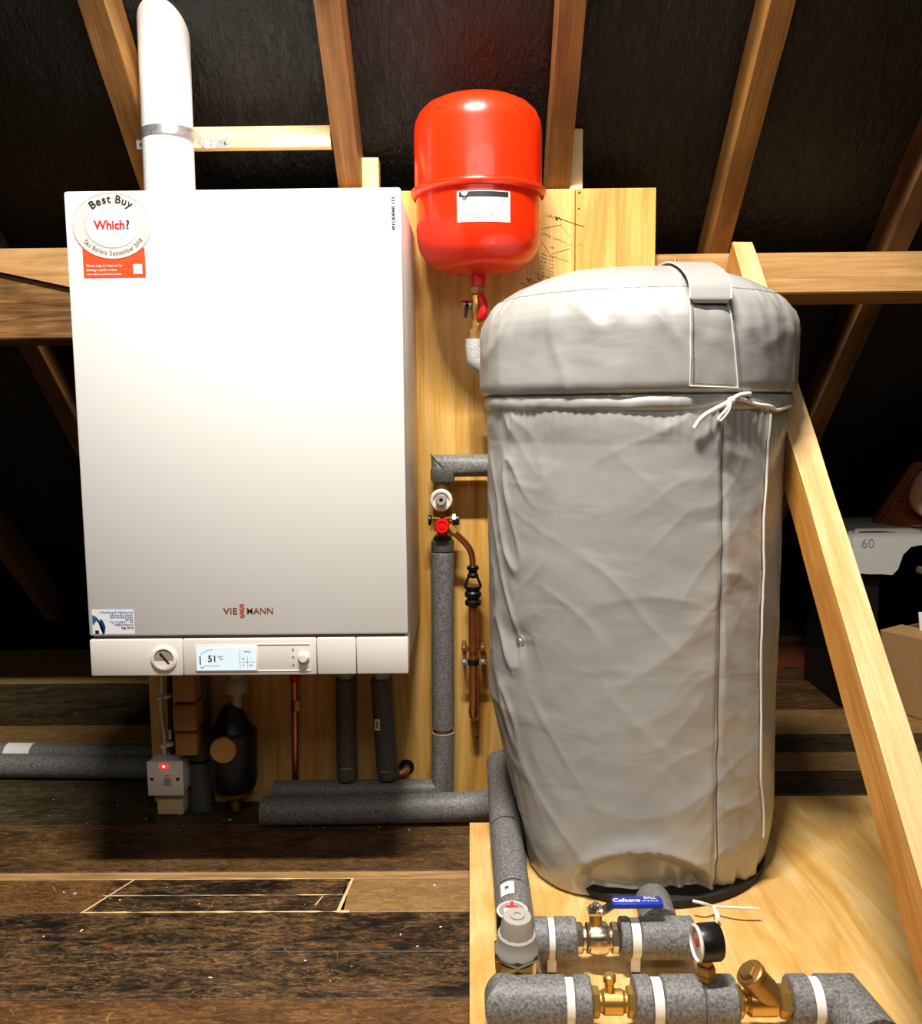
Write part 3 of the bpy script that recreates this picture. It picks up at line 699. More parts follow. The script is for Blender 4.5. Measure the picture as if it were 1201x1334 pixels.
# ------------------------------------------------------------------ cylinder
CX_, CY_, CR = .306, 1.73, .272
PZ = .118
cyln = thing('hot_water_cylinder', 'tall upright hot water cylinder in a silver-grey padded jacket on the plywood platform', 'cylinder', (CX_, CY_, PZ))
def ridge(v): return (1-abs(noise.noise(v))*2.4)
def jr(th, z):                                   # jacket radius; th in degrees, -90 faces the camera
    a = math.radians(th); x, y = math.cos(a), math.sin(a)
    r = CR
    if z < .235: u = (.235-z)/.11; r -= .013*u*u
    if z > .90: r += .002*math.sin((z-.9)/.06*PI)
    # pipe presses the left foot in
    l = math.exp(-((th+172)/26)**2) if th < 0 else math.exp(-((th-188)/75)**2)
    r -= .058*l*max(0, min(1, (.42-z)/.24))
    ta = math.radians(th)*CR; p = Vector((x*1.3, y*1.3, z*3.4+x*.5)); pc = Vector((x*1.5, y*1.5, z*8.5+x*2.2+.25*math.sin(z*9)))
    w1 = max(0, ridge(pc))**3; w2 = max(0, ridge(Vector((x*2.6, y*2.6, z*13+2-x*3))))**3; mk = max(0, min(1, .5+1.6*noise.noise(Vector((x*2, y*2, z*3+8)))))
    r += .0016*w1*mk+.0010*w2*(1-mk)+.0036*noise.noise(p*1.1)+.0010*noise.noise(p*3.0+Vector((7, 0, 0)))
    sd = (-69-th)
    if 0 < sd < 60: r += .0062*math.exp(-sd/22)*min(1, sd/2)*(max(0, ridge(Vector((sd*.022, z*9+sd*.012, 3.3))))**2-.3*noise.noise(Vector((sd*.05, z*20, 1))))
    elif -20 < sd <= 0: r += .0055*math.exp(sd/9)*min(1, -sd/2)*max(0, ridge(Vector((sd*.05, z*10-sd*.03, 6.1))))**2
    # quilting creases on the left flank
    lf = math.exp(-((th+156)/16)**2); r += .0046*lf*(max(0, ridge(Vector((th*.06, z*11+th*.05, 1))))**2-.3)+.0016*lf*noise.noise(Vector((th*.12, z*26, 1)))
    # seam furrow with puckers
    s = math.exp(-((th+69)/1.1)**2); r -= .0025*s
    s2 = math.exp(-((th+69)/9)**2); r += s2*.003*noise.noise(Vector((th*.05, z*24, 9)))
    # free flap edge: cloth right of it lies lower
    fe = flap_edge(z)
    if th > fe and th < 60: r -= .0065*min(1, (th-fe)/1.2)
    elif fe-10 < th <= fe: r += .003*(1-(fe-th)/10)
    # rivet dimple
    d = ((th+146.8)/7)**2+((z-.551)/.03)**2; r -= .006*math.exp(-d)
    # gather under the drawstring
    if z > .88: r += .0026*math.sin(th*1.9+3*noise.noise(Vector((th*.1, 0, 0))))*((z-.88)/.08)*(.3 if th < -75 else 1)
    # deep belly fold near the foot
    zc = .176+.047*(1-((th+95)/24)**2)
    if -121 < th < -66:
        e = min(1, (121+th)/6, (-66-th)/6)
        if z < zc: r -= e*min(.028, (zc-z)*1.3)*max(.25, min(1, (z-.118)/.03))
        else: r += e*.007*math.exp(-((z-zc)/.02)**2)
    g = math.exp(-((th+70)/17)**2)*max(0, min(1, (.20-z)/.06))
    r += g*(.006*math.sin(th*.62)+.004*math.sin(th*1.1+z*50)+.008*noise.noise(Vector((th*.12, z*20, 6)))-.008)
    return r
def flap_edge(z): return -48.8+1.2*math.sin(z*7)+(3.0*max(0, (.32-z)/.1))+.4*math.sin(z*31)
def jp(th, z, off=0.0):
    r = jr(th, z)+off; a = math.radians(th); return Vector((CX_+r*math.cos(a), CY_+r*math.sin(a), z))
bm = NB(); NTn, NZn = 420, 250; z0, z1 = .124, .956
rows = []
for i in range(NZn+1):
    z = z0+(z1-z0)*i/NZn
    rows.append([bm.verts.new(jp(-180+360*j/NTn, z)) for j in range(NTn)])
for a, b_ in zip(rows, rows[1:]):
    for j in range(NTn): bm.faces.new((a[j], a[(j+1) % NTn], b_[(j+1) % NTn], b_[j]))
# hem turned inward
ring = [bm.verts.new(Vector((CX_, CY_, z0-.002))+(Vector(v.co)-Vector((CX_, CY_, z0)))*.93) for v in rows[0]]
for j in range(NTn): bm.faces.new((rows[0][j], rows[0][(j+1) % NTn], ring[(j+1) % NTn], ring[j]))
jk = obj('jacket', bm, m_jacket, cyln, angle=75)
bm = NB(); lathe(bm, [(.220, 0), (.226, .005), (.226, .016), (.215, .022), (.20, .024)], (CX_+.016, CY_-.040, PZ), n=64); obj('black_foot', bm, m_rubber, cyln)
bm = NB(); lathe(bm, [(.2, .02), (.2, .80)], (CX_+.025, CY_, PZ), n=48); obj('tank_shell', bm, m_rubber, cyln)
# lid
prof = [(.266, .950), (.2745, .953), (.2785, .959), (.2795, .966), (.278, .973), (.2735, .978), (.2725, .9795), (.277, .9805), (.2835, .986), (.2845, 1.0), (.2848, 1.03), (.285, 1.06), (.2847, 1.085), (.282, 1.103), (.276, 1.118), (.268, 1.131), (.2605, 1.1405), (.2565, 1.1435), (.252, 1.1455), (.24, 1.157), (.215, 1.171), (.18, 1.183), (.13, 1.195), (.08, 1.2025), (.04, 1.2055)]
def hat_disp(th, r, z, i):
    a = math.radians(th); x, y = math.cos(a), math.sin(a); d = 0
    if i <= 5: d += .0022*noise.noise(Vector((th*.06, z*30, 4)))+.0012*noise.noise(Vector((th*.3, z*60, 4)))
    elif 7 <= i <= 14:
        p = Vector((x*2.2+z*2, y*2.2, z*5)); d += .0045*noise.noise(p)+.003*max(0, ridge(p*1.3))**4
        d += .004*noise.noise(Vector((th*.16, z*9, 2)))*(1 if z > 1.07 else .35)
    elif i <= 18: d += .0062*noise.noise(Vector((th*.17, 3, 2)))+.0035*noise.noise(Vector((th*.4, 8, 2)))
    return d
bm = NB(); rows = []; N = 360
# refine profile
P2 = []
for (a, b_), (idx) in zip(zip(prof, prof[1:]), range(len(prof))):
    k = 3 if idx in (9, 10, 11, 12, 13, 19, 20, 21, 22) else 1
    for q in range(k): u = q/k; P2.append((a[0]+(b_[0]-a[0])*u, a[1]+(b_[1]-a[1])*u, idx))
P2.append((prof[-1][0], prof[-1][1], 24))
for (r, z, i) in P2:
    row = []
    for j in range(N):
        th = -180+360*j/N; dd = hat_disp(th, r, z, i)
        dz = (.007*noise.noise(Vector((r*9*math.cos(math.radians(th)), r*9*math.sin(math.radians(th)), 1))) if i >= 19 else 0)+(.0015*noise.noise(Vector((th*.05, 1, 1))) if i < 8 else 0)
        a = math.radians(th); row.append(bm.verts.new((CX_+(r+dd)*math.cos(a), CY_+(r+dd)*math.sin(a), z+dz)))
    rows.append(row)
for a, b_ in zip(rows, rows[1:]):
    for j in range(N): bm.faces.new((a[j], a[(j+1) % N], b_[(j+1) % N], b_[j]))
bm.faces.new(rows[-1]); lid = obj('jacket_lid', bm, m_jacket, cyln, angle=75)
def hp(th, z, off=.0):
    best = min(P2[8:], key=lambda q: abs(q[1]-z)); k = P2.index(best)
    k2 = min(k+1, len(P2)-1) if z > best[1] else max(k-1, 0); b2 = P2[k2]
    u = 0 if abs(b2[1]-best[1]) < 1e-6 else (z-best[1])/(b2[1]-best[1]); r = best[0]+(b2[0]-best[0])*u
    r += hat_disp(th, r, z, best[2])+off; a = math.radians(th); return Vector((CX_+r*math.cos(a), CY_+r*math.sin(a), z))
def along(fn, p0, p1, n): return [fn(p0[0]+(p1[0]-p0[0])*i/n, p0[1]+(p1[1]-p0[1])*i/n) for i in range(n+1)]
# seams and edges
bm = NB(); sweep(bm, [jp(-69+.4*math.sin(z*5)+(1.0 if z < .3 else 0)*(.3-z)*8, z, .0006) for z in [.945-.8*i/160 for i in range(161)]], .0009, 6); obj('front_seam', bm, m_thread_shade, jk)
bm = NB(); sweep(bm, [jp(flap_edge(z), z, .0025) for z in [.945-.735*i/180 for i in range(181)]], .0019, 8); obj('flap_edge', bm, m_trim, jk)
bm = NB(); lathe(bm, [(.012, 0), (.012, .0012), (.009, .002), (.006, .001), (.0045, .003), (0, .0035)], jp(-146.8, .551, -.002), (math.cos(math.radians(-146.8)), math.sin(math.radians(-146.8)), 0), 24); obj('rivet', bm, m_galv, jk)
bm = NB()
sm = [hp(-180+i*2, 1.1455, .0006) for i in range(180)]; 
sweep(bm, sm+[sm[0]], .0011, 6); obj('lid_seam', bm, m_shadowcloth, lid)
bm = NB(); N_ = 180
rg = [Vector((CX_+(.2745+hat_disp(-180+2*i, .27, .978, 5))*math.cos(math.radians(-180+2*i)), CY_+(.2745+hat_disp(-180+2*i, .27, .978, 5))*math.sin(math.radians(-180+2*i)), .9795)) for i in range(N_)]
sweep(bm, rg+[rg[0]], .0016, 6); obj('hem_seam', bm, m_thread_shade, lid)
# handle patch
def strip(bm, c0, c1, c2, c3, fn, n=16, m=10, off=.0022, th_=.0014):
    """patch between four (th,z) corners TL,TR,BR,BL"""
    gg = []
    for i in range(n+1):
        v = i/n; row = []
        for j in range(m+1):
            u = j/m; th = (c0[0]*(1-u)+c1[0]*u)*(1-v)+(c3[0]*(1-u)+c2[0]*u)*v; z = (c0[1]*(1-u)+c1[1]*u)*(1-v)+(c3[1]*(1-u)+c2[1]*u)*v
            row.append(bm.verts.new(fn(th, z, off+.0012*noise.noise(Vector((u*3, v*4, 2))))))
        gg.append(row)
    for a, b_ in zip(gg, gg[1:]):
        for j in range(m): bm.faces.new((a[j], a[j+1], b_[j+1], b_[j]))
bm = NB(); TL, TR, BR, BL = (-83.5, 1.126), (-70.5, 1.126), (-66.2, .987), (-83.0, .990)
strip(bm, TL, TR, BR, BL, hp, off=.003); patch = obj('handle_patch', bm, m_jacket, lid)
bm = NB()
for a, b_ in ((TL, TR), (TR, BR), (BR, BL), (BL, TL)): sweep(bm, along(lambda th, z: hp(th, z, .0035), a, b_, 16), .0013, 6)
obj('patch_edge', bm, m_trim, patch)
bm = NB()
for a, b_ in (((TL[0]+.9, TL[1]-.005), (BL[0]+.9, BL[1]+.004)), ((TR[0]+1.2, TR[1]-.005), (BR[0]+1.4, BR[1]-.004)), ((BL[0]+1, BL[1]+.004), (BR[0]-1, BR[1]+.004))):
    k = 26
    for i in range(k):
        u0, u1 = i/k, (i+.55)/k; p = hp(a[0]+(b_[0]-a[0])*u0, a[1]+(b_[1]-a[1])*u0, .0042); q_ = hp(a[0]+(b_[0]-a[0])*u1, a[1]+(b_[1]-a[1])*u1, .0042); sweep(bm, [p, q_], .0007, 5)
obj('patch_stitching', bm, m_thread_shade, patch)
# carrying strap from the patch across the lid
def strap_ribbon(bm, path, wv, w_, th_=.003):
    pr = []
    for p, ww in zip(path, w_):
        p = Vector(p); a = p-wv*ww/2; b_ = p+wv*ww/2; up = Vector((0, 0, th_)); pr.append([bm.verts.new(q) for q in (a, b_, b_+up, a+up)])
    for a, b_ in zip(pr, pr[1:]):
        for j in range(4): bm.faces.new((a[j], b_[j], b_[(j+1) % 4], a[(j+1) % 4]))
    bm.faces.new(pr[0]); bm.faces.new(pr[-1])
bm = NB(); sp = smooth_path([(.372, 1.449, 1.122), (.373, 1.458, 1.150), (.372, 1.50, 1.172), (.374, 1.58, 1.195), (.378, 1.68, 1.210), (.384, 1.78, 1.213), (.388, 1.87, 1.198), (.39, 1.95, 1.16)], 2)
strap_ribbon(bm, sp, Vector((1, .12, 0)).normalized(), [.066]*len(sp)); obj('lid_strap', bm, m_jacket, lid)
bm = NB(); strap_ribbon(bm, sp, Vector((1, .12, 0)).normalized(), [.058]*len(sp), -.006); obj('strap_shadow', bm, m_thread_shade, lid)  # dark ribbon below the strap stands for its shadow on the lid
bm = NB()
for sgn in (-1, 1):
    k_ = int(len(sp)); wv = Vector((1, .12, 0)).normalized()*sgn*.033
    sweep(bm, [p+wv+Vector((0, 0, .0015)) for p in sp], .0015, 6)
obj('strap_edge', bm, m_trim, lid)
# drawstring bow
cord = []
kn = jp(-68.4, .967, .016)
def cordo(pts, r=.0034, it=3):
    bm = NB(); sweep(bm, smooth_path(pts, it), r, 10); return obj('drawstring', bm, m_cord, cyln)
def cp(px, py, off=.014):
    # point on the jacket side, from degrees/height
    return jp(px, py, off)
cordo([kn, cp(-74, .955), cp(-79, .943), cp(-81.0, .925, .01)], .0036)
cordo([kn, cp(-71.5, .952, .02), cp(-73.8, .940, .018), cp(-73.2, .934, .018), cp(-71, .948, .022), kn], .0026)
cordo([kn, cp(-66, .9755, .018), cp(-62, .978, .018), cp(-60.5, .9765, .016)], .0036)
cordo([kn, cp(-64, .970, .014), cp(-58, .960, .014), cp(-52, .958, .014), cp(-46, .950, .014), cp(-40.5, .9515, .014), cp(-30, .957, .012)], .003)
bm = NB(); lathe(bm, [(0, -.007), (.005, -.005), (.0065, 0), (.005, .005), (0, .007)], kn, (1, 0, .3), 12); obj('knot', bm, m_cord, cyln)
# tie at the foot
bm = NB(); fk = Vector((.395, 1.445, .135))
for e in ((.465, 1.425, .142), (.36, 1.44, .148), (.398, 1.415, .128), (.392, 1.41, .124)):
    sweep(bm, smooth_path([fk, (fk+Vector(e))/2+Vector((0, -.01, .006)), Vector(e)], 2), .0024, 8)
obj('foot_drawstring', bm, m_trim, cyln)

# ------------------------------------------------------------------ platform
t = thing('plywood_platform', 'low plywood platform in the foreground carrying the cylinder and valves', 'platform', (.4, 1.3, 0))
out = [(-.008, .95), (-.008, 1.794), (.13, 1.794), (.16, 1.915), (1.25, 1.912), (1.25, .95)]
bm = NB(); a = [bm.verts.new((x, y, PZ)) for x, y in out]; b_ = [bm.verts.new((x, y, PZ-.018)) for x, y in out]
bm.faces.new(a); bm.faces.new(list(reversed(b_)))
for i in range(len(a)): bm.faces.new((a[i], a[(i+1) % 6], b_[(i+1) % 6], b_[i]))
obj('plywood_top', bm, m_ply_floor, t, smooth=False)
for (x0_, x1_, y0_, y1_) in ((.0, .045, .96, 1.78), (.4, .445, .96, 1.90), (.8, .845, .96, 1.90), (1.2, 1.245, .96, 1.9)):
    bm = NB(); box(bm, x0_, x1_, y0_, y1_, 0.0005, PZ-.018, .002); obj('joist', bm, m_purlin, t, smooth=False)
bm = NB(); box(bm, .05, .395, 1.735, 1.78, .0005, PZ-.018, .002); obj('joist', bm, m_purlin, t, smooth=False)

# ------------------------------------------------------------------ pipes on the panel
def pipe(pts, r, mat, label, name='insulated_pipe', n=28, cat='pipe', group=None, it=0):
    bm = NB(); sweep(bm, smooth_path(pts, it) if it else pts, r, n); return tag(obj(name, bm, mat), label, cat, group)
PY = 2.106
# upper elbow into the cylinder
t = thing('insulated_pipe', 'grey insulated elbow pipe above the red-knobbed valve, running into the cylinder', 'pipe', (-.06, PY, .79))
bm = NB(); sweep(bm, [(-.064, PY, .795), (-.064, PY, .8265), (.03, PY, .8265), (.11, PY-.03, .8265), (.20, 2.012, .8265)], .0255, 28); obj('foam_sleeve', bm, m_foam, t)
bm = NB(); box(bm, -.0905, -.036, PY-.027, PY+.026, .789, .8265, .008); obj('foam_end_block', bm, m_foam_d, t)
bm = NB()
n_ = 28
for s_ in (0,): sweep(bm, [(-.064+.0258*math.cos(2*PI*i/n_)*1.0, PY+.0262*math.sin(2*PI*i/n_), .8265-.0262*math.cos(2*PI*i/n_)) for i in range(n_+1)], .0009, 5, cap=False)
obj('mitre_joint', bm, m_rubber, t)
# valve set
t = thing('mixing_valve', 'brass valve set with a white knob above a red knob, left of the cylinder', 'valve', (-.066, PY, .65))
bm = NB(); hexn(bm, (-.065, PY, .772), (-.065, PY, .792), .0215); cyl(bm, (-.065, PY, .66), (-.065, PY, .775), .0135, 20, .002); lathe(bm, [(.0135, .70), (.021, .712), (.021, .728), (.0135, .742)], (-.066, PY, 0), n=20); obj('brass_body', bm, m_brass_d, t)
kx = -.0665
bm = NB(); lathe(bm, [(.012, 0), (.012, .03)], (kx, PY, .751), (0, -1, 0), 20); obj('knob_spindle', bm, m_galv, t)
bm = NB(); lathe(bm, [(.0235, 0), (.0255, .004), (.0255, .014), (.0225, .018), (.019, .018), (.018, .012), (0, .012)], (kx, PY-.025, .751), (0, -1, 0), 36); wk = obj('white_knob', bm, m_wplastic, t)
bm = NB(); lathe(bm, [(.0125, 0), (.0125, .015), (.011, .017), (.0045, .017), (.0045, .010), (0, .010)], (kx, PY-.037, .753), (0, -1, 0), 24); obj('knob_centre', bm, m_grey_cap, wk)
bm = NB(); lathe(bm, [(.0048, 0), (.0048, .001)], (kx, PY-.0485, .753), (0, -1, 0), 6); obj('hex_socket', bm, m_ink, wk)
bm = NB(); lathe(bm, [(.016, 0), (.0165, .003), (.0165, .026), (.0145, .029), (.0115, .029), (.0105, .027), (.0065, .027), (.0055, .0295), (0, .0295)], (kx+.001, PY-.018, .6925), (0, -1, 0), 32); obj('red_knob', bm, NT('bright_red_plastic').out('f01418', .35), t)
bm = NB(); cyl(bm, (kx+.024, PY-.01, .706), (kx-.024, PY-.01, .706), .0085, 18, .001); cyl(bm, (kx+.024, PY-.012, .7065), (kx+.032, PY-.012, .7065), .012, 6, .001); obj('cross_ports', bm, m_brass, t)
for s_ in (-1, 1):
    bm = NB(); cyl(bm, (kx+s_*.0245, PY-.01, .703), (kx+s_*(.031 if s_ < 0 else .040), PY-.01, .703), .0125, 20, .0015); obj('port_cap', bm, m_black, t)
bm = NB(); hexn(bm, (kx+.014, PY-.016, .690), (kx+.031, PY-.018, .672), .0115); obj('outlet_nut', bm, m_brass, t)
bm = NB(); hexn(bm, (-.066, PY, .642), (-.066, PY, .664), .024); obj('lower_union', bm, NT('dark_bronze').out('4a4436', .4, None, Metallic=.7), t)
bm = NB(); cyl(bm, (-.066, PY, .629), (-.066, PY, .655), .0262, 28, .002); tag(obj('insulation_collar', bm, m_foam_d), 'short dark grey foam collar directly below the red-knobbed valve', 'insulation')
# long vertical
t = thing('insulated_pipe', 'long vertical grey insulated pipe between boiler and cylinder, turning left at the floor', 'pipe', (-.07, PY, .03))
bm = NB(); cyl(bm, (-.0665, PY, .627), (-.0705, PY, .206), .0262, 28, .002); obj('foam_sleeve', bm, m_foam, t)
bm = NB(); sweep(bm, [(-.0707, PY, .196), (-.0735, PY, .052), (-.36, PY, .052), (-.475, PY, .052)], .0262, 28); obj('foam_sleeve', bm, m_foam, t)
bm = NB(); cyl(bm, (-.070, PY, .19), (-.070, PY, .212), .019, 20); obj('pipe_gap', bm, m_copper_p, t)
bm = NB(); sweep(bm, [Vector((-.0707+.0245*math.cos(2*PI*i/24), PY+.0245*math.sin(2*PI*i/24), .1965)) for i in range(25)], .0016, 6, cap=False); obj('sleeve_rim', bm, m_foam_l, t)
pipe([(-.49, 2.035, .036), (-.33, 2.038, .036), (-.10, 2.045, .036), (0, 2.045, .040), (.055, 2.03, .052), (.10, 2.0, .075)], .0335, m_foam, 'thick grey insulated pipe lying on the floor below the boiler, curving to the cylinder', it=2, n=32)
# copper discharge
t = thing('discharge_pipe', 'thin copper discharge pipe with a black tundish beside the cylinder', 'pipe', (.003, 2.12, .22))
bm = NB(); sweep(bm, smooth_path([(-.037, PY-.019, .674), (-.008, PY-.012, .645), (.003, PY-.006, .62), (.0035, PY, .585)], 3), .0075, 16); obj('copper_tail', bm, m_copper, t)
bm = NB(); lathe(bm, [(.011, .595), (.014, .592), (.014, .586), (.010, .583), (.010, .577), (.013, .574), (.013, .568), (.009, .566)], (.0035, PY, 0), n=24)
lathe(bm, [(.011, .497), (.0185, .503), (.0195, .511), (.0145, .515), (.0145, .519), (.0195, .523), (.0195, .531), (.015, .536), (.019, .541), (.021, .547), (.012, .548)], (.0035, PY, 0), n=24)
for s_ in (-1, 1): sweep(bm, [(.0035+s_*.010, PY-.002, .569), (.0035+s_*.019, PY-.002, .545)], .003, 8)
obj('black_tundish', bm, m_black, t)
bm = NB(); sweep(bm, smooth_path([(.0035, PY, .50), (.003, PY, .30), (.0025, PY, .24), (.0025, PY+.012, .228), (.0025, PY+.045, .226)], 3), .0110, 20); obj('copper_pipe', bm, m_copper, t)
bm = NB(); lathe(bm, [(.0135, 0), (.0135, .004)], (.003, PF, .228), (0, -1, 0), 20); obj('wall_flange', bm, m_brass_d, t)
for (z, mt) in ((.3665, m_black), (.398, m_brass_d)):
    bm = NB(); lathe(bm, [(.0115, -.006), (.0145, -.006), (.0145, .006), (.0115, .006)], (.003, PY, z), n=24, closed=False); obj('pipe_clip', bm, mt if mt is m_black else m_copper, t)
    for s_ in (-1, 1):
        bm = NB(); cyl(bm, (.003+s_*.022, PY-.006, z), (.003+s_*.022, PF, z), .0042 if mt is m_black else .006, 12, .001); box(bm, .003+s_*.0135-.0, .003+s_*.029, PY-.004, PY+.001, z-.0055, z+.0055) if mt is m_black else None
        obj('clip_screw', bm, m_galv if mt is m_black else m_brass_d, t)

# ------------------------------------------------------------------ services under the boiler
t = thing('insulated_pipe', 'shade-toned grey insulated pipe under the boiler, left of the one with a white tag', 'pipe', (-.30, PY, .08))
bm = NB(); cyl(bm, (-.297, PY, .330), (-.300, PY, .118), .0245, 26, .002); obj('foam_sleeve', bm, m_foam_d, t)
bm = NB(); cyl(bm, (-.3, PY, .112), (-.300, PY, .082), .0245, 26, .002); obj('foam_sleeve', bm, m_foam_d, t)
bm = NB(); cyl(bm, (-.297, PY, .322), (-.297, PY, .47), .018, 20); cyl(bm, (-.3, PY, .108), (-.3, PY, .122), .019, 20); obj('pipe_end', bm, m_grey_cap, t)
t = thing('insulated_pipe', 'shade-toned grey insulated pipe with a white tag hanging under the boiler', 'pipe', (-.208, PY, .08))
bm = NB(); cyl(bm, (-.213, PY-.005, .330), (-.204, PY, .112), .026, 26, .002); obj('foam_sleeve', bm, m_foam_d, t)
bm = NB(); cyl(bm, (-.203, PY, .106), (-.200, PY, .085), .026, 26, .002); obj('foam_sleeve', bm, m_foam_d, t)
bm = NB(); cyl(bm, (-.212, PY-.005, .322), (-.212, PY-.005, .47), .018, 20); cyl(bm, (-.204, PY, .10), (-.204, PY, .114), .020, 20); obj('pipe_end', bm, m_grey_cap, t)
bm = NB(); box(bm, -.2285, -.2165, PY-.0325, PY-.029, .212, .239, .001); tg = obj('white_tag', bm, m_card_white, t, smooth=False)
bm = NB(); box(bm, -.2255, -.2195, PY-.0335, PY-.0323, .217, .235); obj('tag_mark', bm, m_brass_d, tg, smooth=False)
pipe([(-.163, PF+.01, .083), (-.163, 2.148, .083), (-.180, 2.140, .079), (-.205, 2.135, .076)], .0095, m_copper_p, 'pink copper pipe stub coming out of the drilled hole in the plywood', 'copper_pipe', it=2)
t = thing('copper_pipe', 'thin vertical copper pipe under the middle of the boiler', 'pipe', (-.43, 2.13, .02))
bm = NB(); cyl(bm, (-.4235, 2.153, .47), (-.434, 2.153, .02), .0085, 16); obj('copper_tube', bm, m_copper, t)
bm = NB(); hexn(bm, (-.4265, 2.152, .262), (-.427, 2.152, .236), .0120); obj('brass_joint', bm, m_brass, t)
bm = NB(); cyl(bm, (-.426, 2.151, .325), (-.426, 2.151, .308), .0125, 16, .002); obj('red_cap', bm, m_red2, t)
# magnetic filter
fx, fy = -.562, 2.08
t = thing('magnetic_filter', 'black system filter with a brown disc, in the shadow under the boiler', 'filter', (fx, fy, .04))
bm = NB(); lathe(bm, [(.030, .072), (.048, .078), (.053, .095), (.054, .15), (.056, .20), (.056, .212), (.046, .218), (.034, .245), (.022, .27), (.016, .275)], (fx, fy, 0), n=36); obj('filter_body', bm, m_black, t)
bm = NB(); lathe(bm, [(.0295, 0), (.0295, .012), (.027, .014), (0, .014)], (fx-.008, fy-.05, .187), (0, -1, 0), 36); obj('brown_disc', bm, NT('tan_disc').out('c08a48', .5), t)
bm = NB(); lathe(bm, [(.012, .26), (.012, .30), (.024, .305), (.027, .32), (.022, .335), (.016, .34), (.016, .47)], (fx+.012, fy, 0), n=24); obj('top_union', bm, m_grey_cap, t)
bm = NB(); lathe(bm, [(.0, .015), (.010, .018), (.013, .03), (.012, .045), (.022, .056), (.042, .062), (.044, .070), (.03, .073)], (fx, fy, 0), n=24); obj('drain_cock', bm, m_brass_d, t)
# left insulated with taped brown sleeve
t = thing('insulated_pipe', 'shade-toned grey insulated pipe behind the brown sleeve at the boiler left', 'pipe', (-.655, 2.13, .02))
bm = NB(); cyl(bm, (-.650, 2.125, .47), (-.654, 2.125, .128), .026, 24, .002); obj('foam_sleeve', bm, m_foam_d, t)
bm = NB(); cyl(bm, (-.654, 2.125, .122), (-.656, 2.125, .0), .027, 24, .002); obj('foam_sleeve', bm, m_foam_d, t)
t = thing('condensate_trap', 'brown ribbed trap cartridge hanging under the boiler beside the cables', 'trap', (-.683, 2.085, .166))
m_tan = NT('brown_plastic').out('a87c3c', .45)
for (z0_, z1_, r) in ((.166, .222, .027), (.225, .290, .029), (.293, .40, .027)):
    bm = NB(); box(bm, -.660-r, -.660+r, 2.063-r, 2.063+r, z0_, z1_, .009); obj('trap_section', bm, m_tan, t)
bm = NB(); cyl(bm, (-.660, 2.063, .16), (-.660, 2.063, .47), .018, 20); obj('trap_core', bm, m_rubber, t)
# cables
t = thing('power_cable', 'white power cable running from the boiler down to the fused switch', 'cable', (-.725, 2.10, .128))
bm = NB(); sweep(bm, smooth_path([(-.730, 2.10, .47), (-.729, 2.10, .33), (-.733, 2.10, .295), (-.736, 2.10, .25), (-.730, 2.10, .20), (-.732, 2.10, .16), (-.732, 2.10, .147)], 3), .0038, 10); obj('cable_sheath', bm, m_wplastic, t)
for z, x in ((.288, -.7345), (.170, -.7315)):
    bm = NB(); cyl(bm, (x, 2.094, z-.004), (x, 2.094, z+.004), .008, 12, .001); cyl(bm, (x, 2.094, z), (x, PF, z), .002, 8); obj('cable_clip', bm, m_wplastic, t)
t = thing('power_cable', 'black cable running beside the white cable to the fused switch', 'cable', (-.715, 2.10, .128))
bm = NB(); sweep(bm, smooth_path([(-.716, 2.112, .47), (-.715, 2.112, .33), (-.7165, 2.108, .29), (-.7165, 2.108, .20), (-.7155, 2.108, .147)], 3), .0065, 12); obj('cable_sheath', bm, m_black, t)
for z, x in ((.292, -.7165), (.175, -.7165)):
    bm = NB(); cyl(bm, (x, 2.095, z-.004), (x, 2.095, z+.004), .0095, 12, .001); cyl(bm, (x, 2.095, z), (x, PF, z), .002, 8); obj('cable_clip', bm, m_wplastic, t)
bm = NB(); box(bm, -.7195, -.7135, 2.0990, 2.1012, .185, .208); obj('cable_print', bm, m_card_white, t, smooth=False)
# fused switch
sx0, sx1, sy, sz0, sz1 = -.762, -.677, 2.06, .062, .146
t = thing('fused_switch', 'white fused switch box with a glowing red indicator under the boiler', 'switch', (-.72, 2.11, .062))
bm = NB(); box(bm, sx0+.002, sx1-.002, sy+.008, PF, sz0+.002, sz1-.002, .004); obj('back_box', bm, m_wplastic, t)
bm = NB(); box(bm, sx0, sx1, sy, sy+.009, sz0, sz1, .003); obj('face_plate', bm, m_wplastic, t)
cxs = (sx0+sx1)/2
bm = NB(); lathe(bm, [(.011, 0), (.011, .002), (.009, .003), (0, .003)], (cxs-.0015, sy, .1345), (0, -1, 0), 24)
for v in bm.verts: v.co.z = .1345+(v.co.z-.1345)*.5
neon = obj('neon_lamp', bm, m_led, t)
bm = NB(); lathe(bm, [(.003, 0), (.002, .002), (0, .0022)], (cxs-.001, sy-.003, .1350), (0, -1, 0), 12); obj('neon_bulb', bm, m_led_hot, t)
bm = NB(); box(bm, cxs-.003, cxs+.017, sy-.005, sy, .090, .1165, .002); rk = obj('rocker', bm, m_wplastic, t)
bm = NB(); box(bm, cxs-.001, cxs+.015, sy-.0056, sy-.0048, .091, .109)
obj('rocker_face', bm, m_grey_cap, rk, smooth=False)
bm = NB(); box(bm, cxs+.002, cxs+.012, sy-.0058, sy-.0048, .1125, .1145); obj('red_flash', bm, m_ink_r, rk, smooth=False)
bm = NB(); box(bm, cxs-.020, cxs-.008, sy-.0015, sy, .088, .115, .001); obj('fuse_carrier', bm, m_wplastic, t)
for x in (sx0+.011, sx1-.013):
    bm = NB(); lathe(bm, [(.0042, 0), (.0038, .0008), (0, .0008)], (x, sy, .103), (0, -1, 0), 14); obj('plate_screw', bm, m_ink, t)
